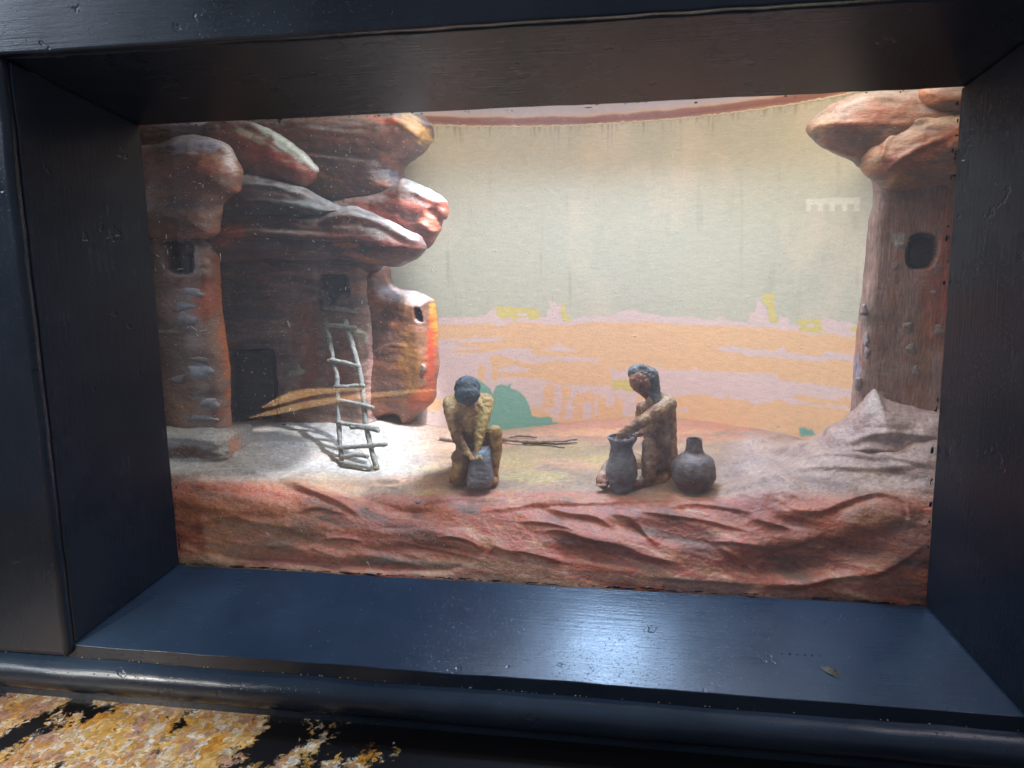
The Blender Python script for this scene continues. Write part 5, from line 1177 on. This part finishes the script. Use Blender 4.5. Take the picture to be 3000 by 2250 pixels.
# ------------------------------------------------------------------ things of the room seen only as reflections in the pane
def mirrored(px, py, z):
    q = UZ(px, py, z); return (q[0], -q[1], z)
def ledge(pts, parent, name):
    P = [mirrored(x, y, -0.064) for x, y in pts]
    bm = bmesh.new(); off = parent_world(parent)
    vs = [bm.verts.new(Vector(p) - off) for p in P]
    f = bm.faces.new(vs)
    r = bmesh.ops.extrude_face_region(bm, geom=[f]); ev = [v for v in r['geom'] if isinstance(v, bmesh.types.BMVert)]
    bmesh.ops.translate(bm, vec=(0, 0, -0.02), verts=ev); bmesh.ops.recalc_face_normals(bm, faces=bm.faces)
    me = bpy.data.meshes.new(name); bm.to_mesh(me); bm.free(); me.materials.append(MAT_GRAN2)
    o = bpy.data.objects.new(name, me); COL.objects.link(o); o.parent = parent
MAT_GRAN2 = granite_material(False)
q = mirrored(960, 1170, -0.064)
gl2 = empty('granite_ledge', q, 'strip of sunlit orange granite seen as a blurred wedge reflected in the glass', 'ledge')
ledge([(760, 1196), (800, 1172), (845, 1150), (890, 1140), (960, 1138), (1040, 1136), (1090, 1138), (1080, 1142), (1000, 1148), (930, 1156), (860, 1172), (800, 1190)], gl2, 'slab')
ledge([(722, 1226), (780, 1206), (860, 1184), (930, 1170), (1010, 1160), (1100, 1150), (1190, 1143), (1262, 1140), (1290, 1144), (1200, 1154), (1100, 1165), (1000, 1178), (890, 1198), (800, 1216)], gl2, 'slab')
spot('ledge_added_spot', (q[0] - 0.1, q[1] - .1, 0.55), q, 42, 0.2, 0.02, 150.0, (1.0, 0.86, 0.70))  # added spot behind the viewer, stands in for sunlight on the ledge

rlf = empty('ceiling_light_bar', (q[0], -1.5, 0.3), 'pale comb shaped light reflected faintly in the glass on the upper right backdrop', 'lamp')  # ceiling light fixture behind the viewer, placed for its reflection in the pane
em, nt, bs = newmat('lit_diffuser'); bs.inputs['Emission Color'].default_value = (1, 0.95, 0.88, 1); bs.inputs['Emission Strength'].default_value = 2.3
def mirY(px, py, Y): p = UY(px, py, Y); return np.array([p[0], -p[1], p[2]])
for (x0, y0, x1, y1) in [(2366, 582, 2520, 596)] + [(x, 596, x + 10, 618) for x in (2366, 2402, 2436, 2472, 2508)]:
    a, b = mirY(x0, y0, 1.5), mirY(x1, y1, 1.5)
    plain_box('diffuser', min(a[0], b[0]), max(a[0], b[0]), -1.52, -1.5, min(a[2], b[2]) + .0002, max(a[2], b[2]), em, rlf)

# ------------------------------------------------------------------ paint blots round the opening, crumbs in the crease above the bead
def specks(name, items, mat, parent):
    Vs, Fs, n0 = [], [], 0
    bm = bmesh.new(); bmesh.ops.create_icosphere(bm, subdivisions=1, radius=1.0)
    B = np.array([v.co[:] for v in bm.verts]); BF = [tuple(v.index for v in f.verts) for f in bm.faces]; bm.free()
    for p, sc in items:
        Vs.append(B * np.array(sc) * (1 + .35 * RNG.uniform(-1, 1, (len(B), 1))) + np.array(p)); Fs += [tuple(i + n0 for i in f) for f in BF]; n0 += len(B)
    o = mesh_obj(name, np.vstack(Vs), Fs, mat, parent); o['kind'] = 'stuff'; return o
it = []
for k in range(46):
    x = random.uniform(-.245, .245); it.append(((x, .0003, HT - random.random() ** 2 * .0018), (random.uniform(.0003, .0010) * (3 if random.random() < .15 else 1), .0002, random.uniform(.0002, .0005))))
for k in range(26): it.append(((.2495 - random.random() ** 2 * .002, .0003, random.uniform(.01, .30)), (random.uniform(.0003, .0009), .0002, random.uniform(.0004, .0022))))
for k in range(30): it.append(((-.2495 + random.random() ** 2 * .003, .0003, random.uniform(.001, .06)), (random.uniform(.0002, .0006), .0002, random.uniform(.0004, .0016))))
for k in range(110): it.append(((random.uniform(-.249, .249), .0003, random.uniform(-.0012, .0004)), (random.uniform(.0006, .006), .0002, random.uniform(.0002, .0006))))
specks('paint_blots', it, MAT_FR_H, FRAME)
it = []
for k in range(420):
    x = random.uniform(-.33, .33); r = random.uniform(.00012, .00055); it.append(((x, -D + .0025 - random.random() * .004, zc + rb + r * .3), (r * 1.3, r, r)))
for k in range(160):
    x = random.uniform(-.25, .25); y = -random.random() * D; r = random.uniform(.00010, .00032); it.append(((x, y, sz(y) + r * .4), (r * 1.4, r, r * .7)))
specks('crumbs', it, flat_material('tan_crumbs', (.42, .36, .25), .9, .4, 900), FRAME)
it = [((UY(2292 + 22 * k, 1888 + 1 * k, -.045)[0], -.045, sz(-.045) + .0002), (.0006, .0009, .0004)) for k in range(6)]
specks('paint_drips', it, MAT_FR_H, FRAME)
